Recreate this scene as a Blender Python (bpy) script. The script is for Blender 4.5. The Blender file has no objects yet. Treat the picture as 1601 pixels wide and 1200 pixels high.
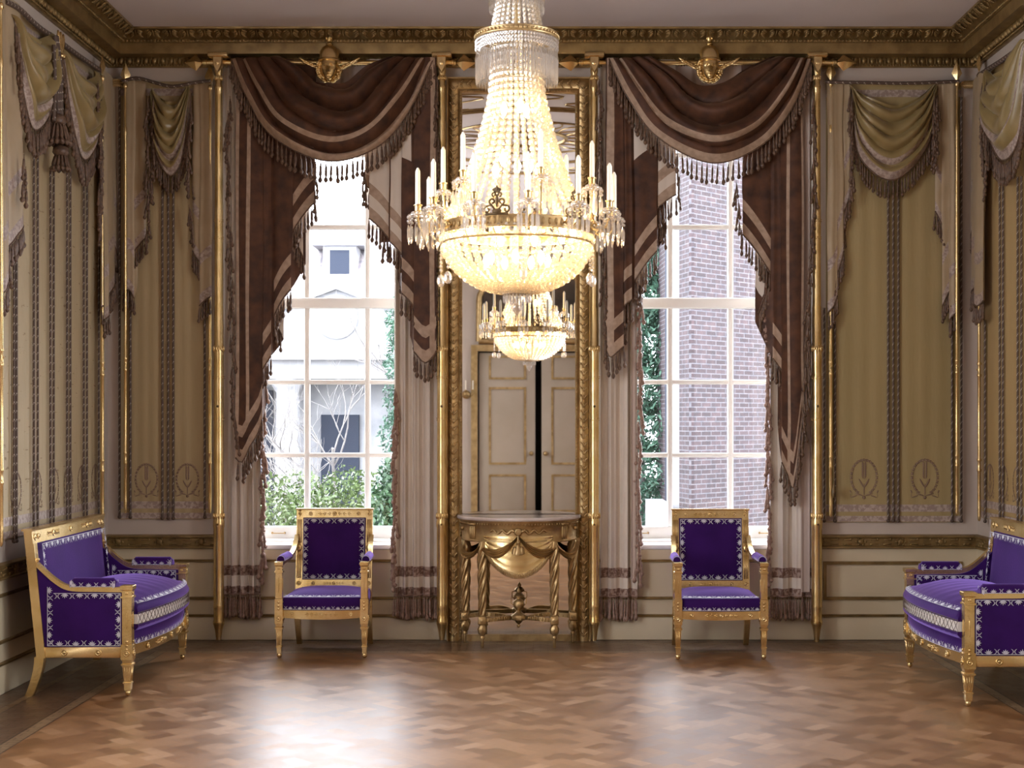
import bpy, math, random
from mathutils import Vector, Matrix
random.seed(7)
PI = math.pi
sc = bpy.context.scene
C = sc.collection

# ------------------------------------------------------------------ camera
CY, EYE, FPX, VX, VY = -9.8, 1.55, 2181.0, 845.0, 655.0
cam = bpy.data.cameras.new('camera')
cam.sensor_width = 36.0
cam.lens = 36.0 * FPX / 1601.0
cam.shift_x = (800.5 - VX) / 1601.0
cam.shift_y = (VY - 600.0) / 1601.0
cam.clip_start = 0.05
cam.clip_end = 300
camo = bpy.data.objects.new('camera', cam)
camo.location = (0, CY, EYE)
camo.rotation_euler = (PI / 2, 0, 0)
C.objects.link(camo)
sc.camera = camo

# ------------------------------------------------------------------ sky and exposure
SKY = 6.5
wd = bpy.data.worlds.new('overcast_sky')
sc.world = wd
wd.use_nodes = True
wn = wd.node_tree.nodes['Background']
wn.inputs[0].default_value = (0.88, 0.92, 1.0, 1)
wn.inputs[1].default_value = SKY
sc.view_settings.view_transform = 'Standard'
sc.view_settings.look = 'None'
sc.view_settings.gamma = 1
sc.view_settings.use_curve_mapping = False
sc.view_settings.exposure = 1.22
cy = sc.cycles
cy.use_denoising = True
cy.max_bounces = 8
cy.diffuse_bounces = 4
cy.glossy_bounces = 4
cy.transmission_bounces = 4
cy.transparent_max_bounces = 64
cy.sample_clamp_indirect = 6
cy.sample_clamp_direct = 30
cy.caustics_reflective = False
cy.caustics_refractive = False
BULB = 85.0
# daylight portals: they only guide sky sampling through the two windows
for px in (-1.477, 1.161):
    l = bpy.data.lights.new('window_portal', 'AREA')
    l.shape = 'RECTANGLE'; l.size = 1.5; l.size_y = 3.4
    l.cycles.is_portal = True
    o = bpy.data.objects.new('window_portal', l)
    o.location = (px, 0.46, 2.35); o.rotation_euler = (-PI / 2, 0, 0)
    C.objects.link(o)
for sx in (-3.34, 3.37):  # portals for the added, unseen side windows
    for sy in (-4.9, -7.1):
        l = bpy.data.lights.new('window_portal', 'AREA')
        l.shape = 'RECTANGLE'; l.size = 3.3; l.size_y = 1.5
        l.cycles.is_portal = True
        o = bpy.data.objects.new('window_portal', l)
        o.location = (sx, sy, 2.32); o.rotation_euler = (0, -PI / 2 if sx < 0 else PI / 2, 0)
        C.objects.link(o)

# ------------------------------------------------------------------ room constants
XL, XR, YB, ZC = -3.04, 3.07, -10.2, 4.235
W1, W2 = -1.477, 1.161      # window centres
WH = 0.70                   # half width of the openings
WZ0, WZ1 = 0.665, 3.97
PIER = -0.155

# ------------------------------------------------------------------ materials
def nt(name):
    m = bpy.data.materials.new(name); m.use_nodes = True
    t = m.node_tree
    return m, t, t.nodes['Principled BSDF'], t.nodes['Material Output']
def S(b, k, v):
    if k in b.inputs: b.inputs[k].default_value = v
def c4(c): return (c[0], c[1], c[2], 1)
def noise_mix(t, c1, c2, scale, lo=0.35, hi=0.65, detail=3, stretch=(1, 1, 1), coord='Object'):
    tc = t.nodes.new('ShaderNodeTexCoord'); mp = t.nodes.new('ShaderNodeMapping')
    mp.inputs['Scale'].default_value = stretch
    n = t.nodes.new('ShaderNodeTexNoise'); n.inputs['Scale'].default_value = scale; n.inputs['Detail'].default_value = detail
    r = t.nodes.new('ShaderNodeValToRGB')
    r.color_ramp.elements[0].position = lo; r.color_ramp.elements[0].color = c4(c1)
    r.color_ramp.elements[1].position = hi; r.color_ramp.elements[1].color = c4(c2)
    t.links.new(tc.outputs[coord], mp.inputs[0]); t.links.new(mp.outputs[0], n.inputs['Vector'])
    t.links.new(n.outputs['Fac'], r.inputs[0])
    return r, n, mp
def mat(name, c1, c2=None, rough=0.5, metal=0.0, scale=6.0, bump=0.0, bscale=None, sheen=0.0, sheen_tint=None,
        stretch=(1, 1, 1), lo=0.35, hi=0.65, coat=0.0, spec=None, srough=0.3):
    m, t, b, o = nt(name)
    S(b, 'Roughness', rough); S(b, 'Metallic', metal)
    if c2 is None: S(b, 'Base Color', c4(c1))
    else:
        r, n, mp = noise_mix(t, c1, c2, scale, lo, hi, 4, stretch)
        t.links.new(r.outputs[0], b.inputs['Base Color'])
    if bump:
        r, n, mp = noise_mix(t, (0, 0, 0), (1, 1, 1), bscale or scale * 4, 0, 1, 3, stretch)
        bp = t.nodes.new('ShaderNodeBump'); bp.inputs['Strength'].default_value = bump; bp.inputs['Distance'].default_value = 0.004
        t.links.new(n.outputs['Fac'], bp.inputs['Height']); t.links.new(bp.outputs[0], b.inputs['Normal'])
    if sheen:
        S(b, 'Sheen Weight', sheen); S(b, 'Sheen Roughness', srough)
        if sheen_tint: S(b, 'Sheen Tint', c4(sheen_tint))
    if coat: S(b, 'Coat Weight', coat); S(b, 'Coat Roughness', 0.15)
    if spec is not None: S(b, 'Specular IOR Level', spec)
    return m
M = {}
M['gold'] = mat('bright_gold_leaf', (.70, .49, .20), (.84, .63, .32), .27, .9, 9, .15, 60)
M['antique'] = mat('antique_gold', (.40, .27, .12), (.60, .43, .21), .36, .8, 14, .3, 80)
M['cornice'] = mat('dull_gilt', (.20, .125, .045), (.33, .22, .085), .42, .55, 10, .2, 60)
M['darkgilt'] = mat('bronze_gilt', (.10, .065, .03), (.2, .13, .06), .45, .6, 12)
M['palewall'] = mat('pale_wall_paint', (.53, .44, .37), (.58, .49, .41), .5, 0, 1.5)
M['ceiling'] = mat('ceiling_plaster', (.68, .62, .62), (.72, .66, .66), .8, 0, 1)
M['dado'] = mat('cream_dado_paint', (.64, .53, .35), (.69, .58, .40), .35, 0, 2)
M['doorpaint'] = mat('beige_door_paint', (.44, .36, .27), (.49, .40, .31), .35, 0, 2)
M['white'] = mat('white_window_paint', (.82, .81, .79), (.86, .85, .83), .35, 0, 2)
M['silk'] = mat('beige_gold_silk', (.41, .305, .155), (.49, .375, .205), .55, 0, 2.0, .3, 60, stretch=(1, 1, .18), sheen=.2)
M['silk2'] = mat('olive_gold_silk', (.36, .27, .115), (.44, .335, .16), .5, 0, 1.6, .3, 60, stretch=(1, 1, .2), sheen=.2)
M['silk3'] = mat('amber_gold_silk', (.39, .25, .09), (.47, .32, .14), .5, 0, 1.6, .3, 60, stretch=(1, 1, .2), sheen=.2)
M['satin'] = mat('olive_satin', (.27, .195, .075), (.34, .25, .11), .30, 0, 8, .15, 50, sheen=.4)
M['sateen'] = mat('beige_curtain_satin', (.42, .31, .18), (.48, .365, .23), .5, 0, 5, .1, 50, sheen=.3)
M['velvet'] = mat('brown_velvet', (.038, .014, .007), (.135, .052, .022), .7, 0, 11, .2, 30, sheen=.32, sheen_tint=(.85, .48, .28), lo=.3, hi=.75)
M['tan'] = mat('tan_trim', (.38, .265, .185), (.50, .36, .26), .6, 0, 25, .4, 90, sheen=.2)
M['pinkband'] = mat('rose_grey_brocade', (.34, .25, .21), (.50, .40, .34), .5, 0, 45, .4, 90, lo=.45, hi=.55)
M['cream'] = mat('cream_lining', (.70, .61, .52), (.77, .68, .58), .6, 0, 4, .1, 40, sheen=.2)
M['rosecream'] = mat('pale_rose_silk', (.50, .39, .32), (.57, .45, .38), .55, 0, 4, .1, 40)
M['band2'] = mat('brown_woven_band', (.20, .11, .08), (.44, .32, .26), .6, 0, 40, .3, 90, lo=.45, hi=.55)
M['fringe'] = mat('brown_tassel_yarn', (.085, .045, .028), (.18, .105, .062), .42, 0, 60, .3, 90, sheen=.05)
M['fringe2'] = mat('rose_brown_tassel_yarn', (.26, .15, .11), (.40, .26, .20), .5, 0, 60, .3, 90, sheen=.3)
M['ropedark'] = mat('dark_rope_yarn', (.10, .063, .045), None, .6)
M['ropelight'] = mat('light_rope_yarn', (.42, .36, .30), None, .6)
M['purple'] = mat('purple_velvet', (.028, .003, .085), (.040, .005, .115), .8, 0, 5, .1, 80, sheen=1.0, sheen_tint=(.53, .33, 1.0), spec=.2, srough=.35)
M['embroid'] = mat('silver_white_embroidery', (.55, .52, .62), (.72, .70, .78), .5, 0, 80, .3, 120)
M['whitesilk'] = mat('white_lacing_silk', (.80, .74, .68), None, .5, sheen=.3)
M['marble'] = mat('white_marble', (.62, .52, .47), (.80, .72, .67), .12, 0, 5, lo=.3, hi=.6)
M['wax'] = mat('candle_wax', (.90, .82, .68), None, .45, spec=.4)
M['black'] = mat('black_wick', (.02, .02, .02), None, .8)
M['dark'] = mat('dark_room_paint', (.02, .017, .015), None, .8)  # near-black colour stands in for the darkness of the unlit anteroom
M['painting'] = mat('dark_oil_painting', (.03, .022, .015), (.13, .09, .06), .3, 0, 3)
M['stone'] = mat('pale_stone', (.20, .205, .22), (.30, .30, .31), .8, 0, 2, .3, 20)
M['stone2'] = mat('grey_stone', (.13, .135, .15), (.17, .175, .19), .8, 0, 2, .3, 20)
M['outwhite'] = mat('white_painted_stone', (.22, .22, .23), None, .7)
M['slate'] = mat('dark_window_glass', (.018, .024, .04), None, .6, spec=.2)
M['bark'] = mat('grey_bark', (.10, .09, .09), (.15, .14, .13), .8, 0, 12)
M['leaf'] = mat('hedge_leaf', (.05, .085, .025), (.10, .14, .05), .4, 0, 3, lo=.3, hi=.7)
M['leaf2'] = mat('dark_hedge_leaf', (.02, .055, .03), (.05, .10, .045), .4, 0, 3)
M['conifer'] = mat('conifer_green', (.018, .055, .035), (.04, .10, .06), .6, 0, 4)
M['soil'] = mat('garden_soil', (.06, .05, .04), (.10, .09, .07), .9, 0, 4)
def worn(name, base1, base2, mark):
    m = mat(name, base1, base2, .55, 0, 2.0, .3, 60, stretch=(1, 1, .18), sheen=.2)
    t = m.node_tree; b = t.nodes['Principled BSDF']
    src = b.inputs['Base Color'].links[0].from_socket
    r, n, mp = noise_mix(t, (0, 0, 0), (1, 1, 1), 9, .665, .70, 3, (1, 1.2, 4.5)); mp.inputs['Rotation'].default_value = (.25, 0, 0)
    mx = t.nodes.new('ShaderNodeMixRGB'); t.links.new(r.outputs[0], mx.inputs[0]); t.links.new(src, mx.inputs[1]); mx.inputs[2].default_value = c4(mark)
    t.links.new(mx.outputs[0], b.inputs['Base Color'])
    return m
M['silkworn'] = worn('worn_beige_silk', (.41, .31, .165), (.49, .38, .22), (.26, .17, .07))
# mirror, glass, crystal, bulbs
m, t, b, o = nt('silvered_mirror'); S(b, 'Base Color', (.86, .84, .80, 1)); S(b, 'Metallic', 1); S(b, 'Roughness', .015); M['mirror'] = m
def mixed(name, glossc, glossr, tcol, fac, transl=None, tfac=0.0, fres=False):
    m, t, b, o = nt(name); t.nodes.remove(b)
    g = t.nodes.new('ShaderNodeBsdfGlossy'); g.inputs[0].default_value = c4(glossc); g.inputs['Roughness'].default_value = glossr
    tr = t.nodes.new('ShaderNodeBsdfTransparent'); tr.inputs[0].default_value = c4(tcol)
    mx = t.nodes.new('ShaderNodeMixShader')
    if fres:
        f = t.nodes.new('ShaderNodeFresnel'); f.inputs[0].default_value = 1.45
        t.links.new(f.outputs[0], mx.inputs[0])
    else: mx.inputs[0].default_value = fac
    t.links.new(tr.outputs[0], mx.inputs[1]); t.links.new(g.outputs[0], mx.inputs[2])
    last = mx
    if transl:
        d = t.nodes.new('ShaderNodeBsdfTranslucent'); d.inputs[0].default_value = c4(transl)
        m2 = t.nodes.new('ShaderNodeMixShader'); m2.inputs[0].default_value = tfac
        t.links.new(mx.outputs[0], m2.inputs[1]); t.links.new(d.outputs[0], m2.inputs[2]); last = m2
    t.links.new(last.outputs[0], o.inputs[0])
    return m
M['glass'] = mixed('window_glass', (1, 1, 1), .02, (.97, .98, .99), 0, fres=True)
M['crystal'] = mixed('cut_crystal', (1, .94, .84), .10, (.97, .95, .92), .38, (1, .93, .80), .17)
M['prism'] = mixed('crystal_prism', (1, .98, .95), .06, (.93, .92, .92), .42, (1, .95, .88), .18)
def emis(name, col, s):
    m, t, b, o = nt(name); S(b, 'Base Color', c4(col)); S(b, 'Emission Color', c4(col)); S(b, 'Emission Strength', s)
    return m
M['bulb'] = emis('warm_light_bulb', (1.0, .72, .39), BULB)
M['bulbsoft'] = emis('dim_light_bulb', (1.0, .72, .39), BULB * .35)
M['bulbmid'] = emis('medium_light_bulb', (1.0, .72, .39), BULB * .35)
# roof tiles and brick
def brickmat(name, c1, c2, mortar, bw, rh, ms, rot=(0, 0, 0), swap=False):
    m, t, b, o = nt(name); S(b, 'Roughness', .8)
    tc = t.nodes.new('ShaderNodeTexCoord'); mp = t.nodes.new('ShaderNodeMapping'); mp.inputs['Rotation'].default_value = rot
    br = t.nodes.new('ShaderNodeTexBrick'); br.inputs['Scale'].default_value = 1
    br.inputs['Color1'].default_value = c4(c1); br.inputs['Color2'].default_value = c4(c2); br.inputs['Mortar'].default_value = c4(mortar)
    br.inputs['Brick Width'].default_value = bw; br.inputs['Row Height'].default_value = rh; br.inputs['Mortar Size'].default_value = ms
    t.links.new(tc.outputs['Object'], mp.inputs[0]); t.links.new(mp.outputs[0], br.inputs['Vector'])
    r, n, _ = noise_mix(t, (.75, .75, .8), (1.25, 1.15, 1.1), 9)
    mm = t.nodes.new('ShaderNodeMixRGB'); mm.blend_type = 'MULTIPLY'; mm.inputs[0].default_value = 1
    t.links.new(br.outputs['Color'], mm.inputs[1]); t.links.new(r.outputs[0], mm.inputs[2])
    t.links.new(mm.outputs[0], b.inputs['Base Color'])
    return m
M['brick'] = brickmat('purple_brown_brick', (.021, .012, .014), (.040, .025, .028), (.075, .073, .082), .225, .066, .008, (PI / 2, 0, 0))
M['brickside'] = brickmat('lit_side_brick', (.021, .012, .014), (.040, .025, .028), (.075, .073, .082), .225, .066, .008, (PI / 2, 0, 0))  # return faces, same colours as the front brick
M['tiles'] = brickmat('pantile_roof', (.19, .18, .185), (.23, .22, .225), (.14, .13, .14), .30, .34, .03, (PI / 2 - .6, 0, 0))

# parquet: 45 degree herringbone of short blocks, one random tone per block
def parquet():
    m, t, b, o = nt('oak_block_parquet')
    N, L = t.nodes, t.links
    def mth(op, a, bb=None):
        n = N.new('ShaderNodeMath'); n.operation = op
        for i, v in enumerate((a, bb)):
            if v is None: continue
            if isinstance(v, (int, float)): n.inputs[i].default_value = v
            else: L.new(v, n.inputs[i])
        return n.outputs[0]
    tc = N.new('ShaderNodeTexCoord'); mp = N.new('ShaderNodeMapping')
    mp.inputs['Rotation'].default_value = (0, 0, PI / 4)
    L.new(tc.outputs['Object'], mp.inputs[0])
    sp = N.new('ShaderNodeSeparateXYZ'); L.new(mp.outputs[0], sp.inputs[0])
    u = .072
    X = mth('DIVIDE', mth('ADD', sp.outputs[0], 40), u); Y = mth('DIVIDE', mth('ADD', sp.outputs[1], 40), u)
    cx = mth('FLOOR', X); cyy = mth('FLOOR', Y)
    k = mth('FLOORED_MODULO', mth('SUBTRACT', cx, cyy), 4)
    hor = mth('LESS_THAN', k, 1.5)
    ver = mth('SUBTRACT', 1, hor)
    ix = mth('SUBTRACT', cx, mth('MULTIPLY', hor, k))
    iy = mth('SUBTRACT', cyy, mth('MULTIPLY', ver, mth('SUBTRACT', 3, k)))
    cmb = N.new('ShaderNodeCombineXYZ'); L.new(ix, cmb.inputs[0]); L.new(iy, cmb.inputs[1]); L.new(hor, cmb.inputs[2])
    wn_ = N.new('ShaderNodeTexWhiteNoise'); L.new(cmb.outputs[0], wn_.inputs[0])
    # border zone by distance from the room edges
    so = N.new('ShaderNodeSeparateXYZ'); L.new(tc.outputs['Object'], so.inputs[0])
    dl = mth('SUBTRACT', so.outputs[0], XL); dr = mth('SUBTRACT', XR, so.outputs[0]); db = mth('MULTIPLY', so.outputs[1], -1)
    dist = mth('MINIMUM', mth('MINIMUM', dl, dr), db)
    ramp = N.new('ShaderNodeValToRGB'); ramp.color_ramp.interpolation = 'CONSTANT'
    e = ramp.color_ramp.elements
    e[0].position = 0; e[0].color = (.20, .088, .028, 1)
    e[1].position = .3; e[1].color = (.24, .108, .036, 1)
    for p, c in ((.55, (.275, .13, .046, 1)), (.72, (.315, .155, .060, 1)), (.93, (.38, .205, .095, 1))):
        x = e.new(p); x.color = c
    L.new(wn_.outputs['Value'], ramp.inputs[0])
    # wood grain
    gr, gn, gm = noise_mix(t, (.86, .86, .86), (1.12, 1.12, 1.12), 30, .3, .7, 4, (1, 6, 1))
    mul = N.new('ShaderNodeMixRGB'); mul.blend_type = 'MULTIPLY'; mul.inputs[0].default_value = 1
    L.new(ramp.outputs[0], mul.inputs[1]); L.new(gr.outputs[0], mul.inputs[2])
    # border: plain planks, inlaid strips, a key pattern
    bd = N.new('ShaderNodeValToRGB'); bd.color_ramp.interpolation = 'CONSTANT'; bd.color_ramp.elements[0].color = (.14, .075, .038, 1)
    bd.color_ramp.elements[0].position = 0; bd.color_ramp.elements[1].position = .15 / .6; bd.color_ramp.elements[1].color = (.24, .14, .06, 1)
    for p, c in ((.19, (.06, .03, .018, 1)), (.20, (.16, .085, .043, 1)), (.46, (.05, .025, .015, 1)), (.47, (.30, .19, .10, 1)), (.53, (.07, .035, .02, 1))):
        x = bd.color_ramp.elements.new(p / .6); x.color = c
    L.new(mth('DIVIDE', dist, .6), bd.inputs[0])
    key = N.new('ShaderNodeTexBrick'); key.inputs['Scale'].default_value = 1; key.inputs['Brick Width'].default_value = .10; key.inputs['Row Height'].default_value = .045
    key.inputs['Mortar Size'].default_value = .004; key.inputs['Color1'].default_value = (1, 1, 1, 1); key.inputs['Color2'].default_value = (.8, .8, .8, 1); key.inputs['Mortar'].default_value = (.3, .3, .3, 1)
    L.new(tc.outputs['Object'], key.inputs['Vector'])
    mk = N.new('ShaderNodeMixRGB'); mk.blend_type = 'MULTIPLY'; mk.inputs[0].default_value = .8
    L.new(bd.outputs[0], mk.inputs[1]); L.new(key.outputs[0], mk.inputs[2])
    sel = N.new('ShaderNodeMixRGB'); L.new(mth('LESS_THAN', dist, .54), sel.inputs[0])
    L.new(mul.outputs[0], sel.inputs[1]); L.new(mk.outputs[0], sel.inputs[2])
    L.new(sel.outputs[0], b.inputs['Base Color'])
    rr = mth('ADD', mth('MULTIPLY', wn_.outputs['Value'], .14), .34)
    L.new(rr, b.inputs['Roughness'])
    S(b, 'Specular IOR Level', .6); S(b, 'Coat Weight', .35); S(b, 'Coat Roughness', .42)
    bp = N.new('ShaderNodeBump'); bp.inputs['Strength'].default_value = .25; bp.inputs['Distance'].default_value = .002
    r2, n2, _ = noise_mix(t, (0, 0, 0), (1, 1, 1), 7, 0, 1)
    L.new(n2.outputs['Fac'], bp.inputs['Height']); L.new(bp.outputs[0], b.inputs['Normal'])
    return m
M['parquet'] = parquet()

# ------------------------------------------------------------------ mesh builder
class MB:
    def __init__(s): s.org = False; s.v = []; s.f = []; s.m = []; s.sm = []
    def add(s, vs, fs, mi=0, sm=False):
        n = len(s.v); s.v.extend(vs)
        for f in fs: s.f.append(tuple(i + n for i in f)); s.m.append(mi); s.sm.append(sm)
    def box(s, x0, x1, y0, y1, z0, z1, mi=0):
        s.add([(x0, y0, z0), (x1, y0, z0), (x1, y1, z0), (x0, y1, z0), (x0, y0, z1), (x1, y0, z1), (x1, y1, z1), (x0, y1, z1)],
              [(0, 3, 2, 1), (4, 5, 6, 7), (0, 1, 5, 4), (1, 2, 6, 5), (2, 3, 7, 6), (3, 0, 4, 7)], mi)
    def cbox(s, x0, x1, y0, y1, z0, z1, c=.004, mi=0):
        """box with chamfered edges"""
        vs = []; idx = {}
        X = (x0, x0 + c, x1 - c, x1); Y = (y0, y0 + c, y1 - c, y1); Z = (z0, z0 + c, z1 - c, z1)
        def v(i, j, k):
            if (i, j, k) not in idx: idx[(i, j, k)] = len(vs); vs.append((X[i], Y[j], Z[k]))
            return idx[(i, j, k)]
        fs = []
        for e in (0, 3):
            fs.append([v(e, 1, 1), v(e, 2, 1), v(e, 2, 2), v(e, 1, 2)])
            fs.append([v(1, e, 1), v(2, e, 1), v(2, e, 2), v(1, e, 2)])
            fs.append([v(1, 1, e), v(2, 1, e), v(2, 2, e), v(1, 2, e)])
        for a in (0, 3):
            aa = 1 if a == 0 else 2
            for b_ in (0, 3):
                bb = 1 if b_ == 0 else 2
                fs.append([v(a, bb, 1), v(a, bb, 2), v(aa, b_, 2), v(aa, b_, 1)])
                fs.append([v(a, 1, bb), v(a, 2, bb), v(aa, 2, b_), v(aa, 1, b_)])
                fs.append([v(1, a, bb), v(2, a, bb), v(2, aa, b_), v(1, aa, b_)])
                for c_ in (0, 3):
                    cc = 1 if c_ == 0 else 2
                    fs.append([v(a, bb, cc), v(aa, b_, cc), v(aa, bb, c_)])
        s.add(vs, fs, mi)
    def hexa(s, p, mi=0, sm=False):
        """8 points, bottom ring then top ring"""
        s.add(p, [(0, 3, 2, 1), (4, 5, 6, 7), (0, 1, 5, 4), (1, 2, 6, 5), (2, 3, 7, 6), (3, 0, 4, 7)], mi, sm)
    def grid(s, rows, mfun=None, sm=True, close=False):
        n = len(rows); k = len(rows[0]); base = len(s.v)
        for r in rows: s.v.extend(r)
        for i in range(n - 1):
            for j in range(k if close else k - 1):
                j2 = (j + 1) % k
                s.f.append((base + i * k + j, base + i * k + j2, base + (i + 1) * k + j2, base + (i + 1) * k + j))
                s.m.append(mfun(i, j) if mfun else 0); s.sm.append(sm)
    def lathe(s, prof, org=(0, 0, 0), seg=12, mi=0, ax=None, sm=True, fn=None, cap=True):
        """prof [(r, h)] about the axis ax (default z); fn(theta, h) scales the radius"""
        o_ = Vector(org)
        if ax is None: A, B, D = Vector((1, 0, 0)), Vector((0, 1, 0)), Vector((0, 0, 1))
        else:
            D = Vector(ax).normalized(); A = D.orthogonal().normalized(); B = D.cross(A)
        rows = []
        for r, h in prof:
            row = []
            for j in range(seg):
                th = 2 * PI * j / seg
                rr = r * (fn(th, h) if fn else 1)
                p = o_ + A * (rr * math.cos(th)) + B * (rr * math.sin(th)) + D * h
                row.append((p.x, p.y, p.z))
            rows.append(row)
        s.grid(rows, (lambda i, j: mi), sm, True)
        b0 = len(s.v) - len(rows) * seg
        if cap and prof[0][0] > 1e-4: s.f.append(tuple(b0 + j for j in range(seg))[::-1]); s.m.append(mi); s.sm.append(False)
        if cap and prof[-1][0] > 1e-4: s.f.append(tuple(b0 + (len(rows) - 1) * seg + j for j in range(seg))); s.m.append(mi); s.sm.append(False)
    def tube(s, pts, r, seg=8, mi=0, sm=True, mfun=None):
        pts = [Vector(p) for p in pts]; n = len(pts)
        rs = r if isinstance(r, (list, tuple)) else [r] * n
        prev = None; rows = []
        for i, p in enumerate(pts):
            d = (pts[min(i + 1, n - 1)] - pts[max(i - 1, 0)])
            d = d.normalized() if d.length > 1e-9 else Vector((0, 0, 1))
            if prev is None: a = d.orthogonal().normalized()
            else:
                a = prev - d * prev.dot(d)
                a = a.normalized() if a.length > 1e-6 else d.orthogonal().normalized()
            prev = a; b_ = d.cross(a)
            rows.append([tuple(p + a * (rs[i] * math.cos(2 * PI * j / seg)) + b_ * (rs[i] * math.sin(2 * PI * j / seg))) for j in range(seg)])
        s.grid(rows, mfun or (lambda i, j: mi), sm, True)
        b0 = len(s.v) - n * seg
        s.f.append(tuple(b0 + j for j in range(seg))[::-1]); s.m.append(mi); s.sm.append(False)
        s.f.append(tuple(b0 + (n - 1) * seg + j for j in range(seg))); s.m.append(mi); s.sm.append(False)
    def ell(s, c, r, su=8, sv=5, mi=0, ax=None):
        """ellipsoid, radii r=(rx,ry,rz) (or about frame ax=(A,B,D))"""
        A, B, D = ax if ax else (Vector((1, 0, 0)), Vector((0, 1, 0)), Vector((0, 0, 1)))
        s.org = True; c = Vector(c); base = len(s.v)
        top = c + D * r[2]; bot = c - D * r[2]
        s.v.append(tuple(bot))
        for i in range(1, sv):
            ph = -PI / 2 + PI * i / sv
            for j in range(su):
                th = 2 * PI * j / su
                s.v.append(tuple(c + A * (r[0] * math.cos(ph) * math.cos(th)) + B * (r[1] * math.cos(ph) * math.sin(th)) + D * (r[2] * math.sin(ph))))
        s.v.append(tuple(top)); last = len(s.v) - 1
        for j in range(su):
            j2 = (j + 1) % su
            s.f.append((base, base + 1 + j2, base + 1 + j)); s.m.append(mi); s.sm.append(True)
            for i in range(sv - 2):
                a = base + 1 + i * su
                s.f.append((a + j, a + j2, a + su + j2, a + su + j)); s.m.append(mi); s.sm.append(True)
            a = base + 1 + (sv - 2) * su
            s.f.append((a + j, a + j2, last)); s.m.append(mi); s.sm.append(True)
    def sweep(s, prof, path, mi=0, sm=False):
        """prof [(out, z)] swept on path [(x, y, outx, outy)] (closed open ends)"""
        rows = [[(x + ox * p, y + oy * p, z) for p, z in prof] for x, y, ox, oy in path]
        s.grid(rows, lambda i, j: mi, sm)
    def build(s, name, mats, parent=None, local=False):
        me = bpy.data.meshes.new(name)
        vs = s.v
        if parent is not None and not local:
            L = parent_world(parent); vs = [(x - L[0], y - L[1], z - L[2]) for x, y, z in vs]
        me.from_pydata(vs, [], s.f)
        if not isinstance(mats, (list, tuple)): mats = [mats]
        for q in mats: me.materials.append(M[q] if isinstance(q, str) else q)
        me.polygons.foreach_set('material_index', s.m)
        me.polygons.foreach_set('use_smooth', s.sm)
        me.update()
        if not s.org: me.set_sharp_from_angle(angle=math.radians(50))
        o = bpy.data.objects.new(name, me); C.objects.link(o)
        if parent is not None: o.parent = parent
        return o
def build_split(mb, name, mats, parent, gap=.012):
    """each separate cluster of pieces becomes a part of its own"""
    par = list(range(len(mb.v)))
    def fd(i):
        while par[i] != i: par[i] = par[par[i]]; i = par[i]
        return i
    for f in mb.f:
        r = fd(f[0])
        for i in f[1:]: par[fd(i)] = r
    boxes = {}
    for i, v in enumerate(mb.v):
        q = boxes.setdefault(fd(i), [list(v), list(v)])
        for c in range(3): q[0][c] = min(q[0][c], v[c]); q[1][c] = max(q[1][c], v[c])
    ks = list(boxes)
    for i, a in enumerate(ks):
        for b in ks[i + 1:]:
            A, B_ = boxes[a], boxes[b]
            if all(A[0][c] - gap < B_[1][c] and B_[0][c] - gap < A[1][c] for c in range(3)): par[fd(a)] = fd(b)
    cl = {}
    for f, mi, sm in zip(mb.f, mb.m, mb.sm): cl.setdefault(fd(f[0]), []).append((f, mi, sm))
    for fs in cl.values():
        nb = MB(); nb.org = mb.org; mp = {}
        for f, mi, sm in fs:
            for i in f:
                if i not in mp: mp[i] = len(nb.v); nb.v.append(mb.v[i])
            nb.f.append(tuple(mp[i] for i in f)); nb.m.append(mi); nb.sm.append(sm)
        nb.build(name, mats, parent, True)
def parent_world(o):
    x = y = z = 0
    while o is not None:
        x += o.location.x; y += o.location.y; z += o.location.z; o = o.parent
    return x, y, z
def thing(name, label, cat, loc=(0, 0, 0), rz=0, group=None):
    o = bpy.data.objects.new(name, None); C.objects.link(o)
    o.empty_display_size = .1; o.location = loc; o.rotation_euler = (0, 0, rz)
    o['label'] = label; o['category'] = cat
    if group: o['group'] = group
    return o
def tag(o, label, cat, group=None, kind=None):
    o['label'] = label; o['category'] = cat
    if group: o['group'] = group
    if kind: o['kind'] = kind
    return o
def struct(o, label=None):
    o['kind'] = 'structure'
    if label: o['label'] = label
    return o
def stuffy(o): o['kind'] = 'stuff'; return o
def kids(r): return [c for c in bpy.data.objects if c.parent == r]
def dup(r, loc, rz, label, group=None, scale=None):
    def cp(o, par):
        c = o.copy(); C.objects.link(c); c.parent = par
        for ch in table.get(o.name, ()): cp(ch, c)
        return c
    table = {}
    for o in bpy.data.objects:
        if o.parent: table.setdefault(o.parent.name, []).append(o)
    c = cp(r, None); c.location = loc; c.rotation_euler = (0, 0, rz); c['label'] = label
    if scale: c.scale = scale
    if group: c['group'] = group
    return c

# ------------------------------------------------------------------ wall frames
class Wall:
    def __init__(s, kind): s.k = kind
    def pt(s, a, b, d=0.0):
        if s.k == 'back': return (a, -d, b)
        if s.k == 'left': return (XL + d, a, b)
        return (XR - d, a, b)
    def hit(s, px, py, d=0.0):
        dx = (px - VX) / FPX; dz = -(py - VY) / FPX
        if s.k == 'back': t = -d - CY; return (dx * t, EYE + dz * t)
        X = XL + d if s.k == 'left' else XR - d
        t = X / dx
        return (CY + t, EYE + dz * t)
    def out(s):
        return Vector({'back': (0, -1, 0), 'left': (1, 0, 0), 'right': (-1, 0, 0)}[s.k])
    def along(s): return Vector((1, 0, 0)) if s.k == 'back' else Vector((0, 1, 0))
    def P(s, px, py, d=0.0):
        a, b = s.hit(px, py, d); return s.pt(a, b, d)
BK, LF, RT = Wall('back'), Wall('left'), Wall('right')

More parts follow.
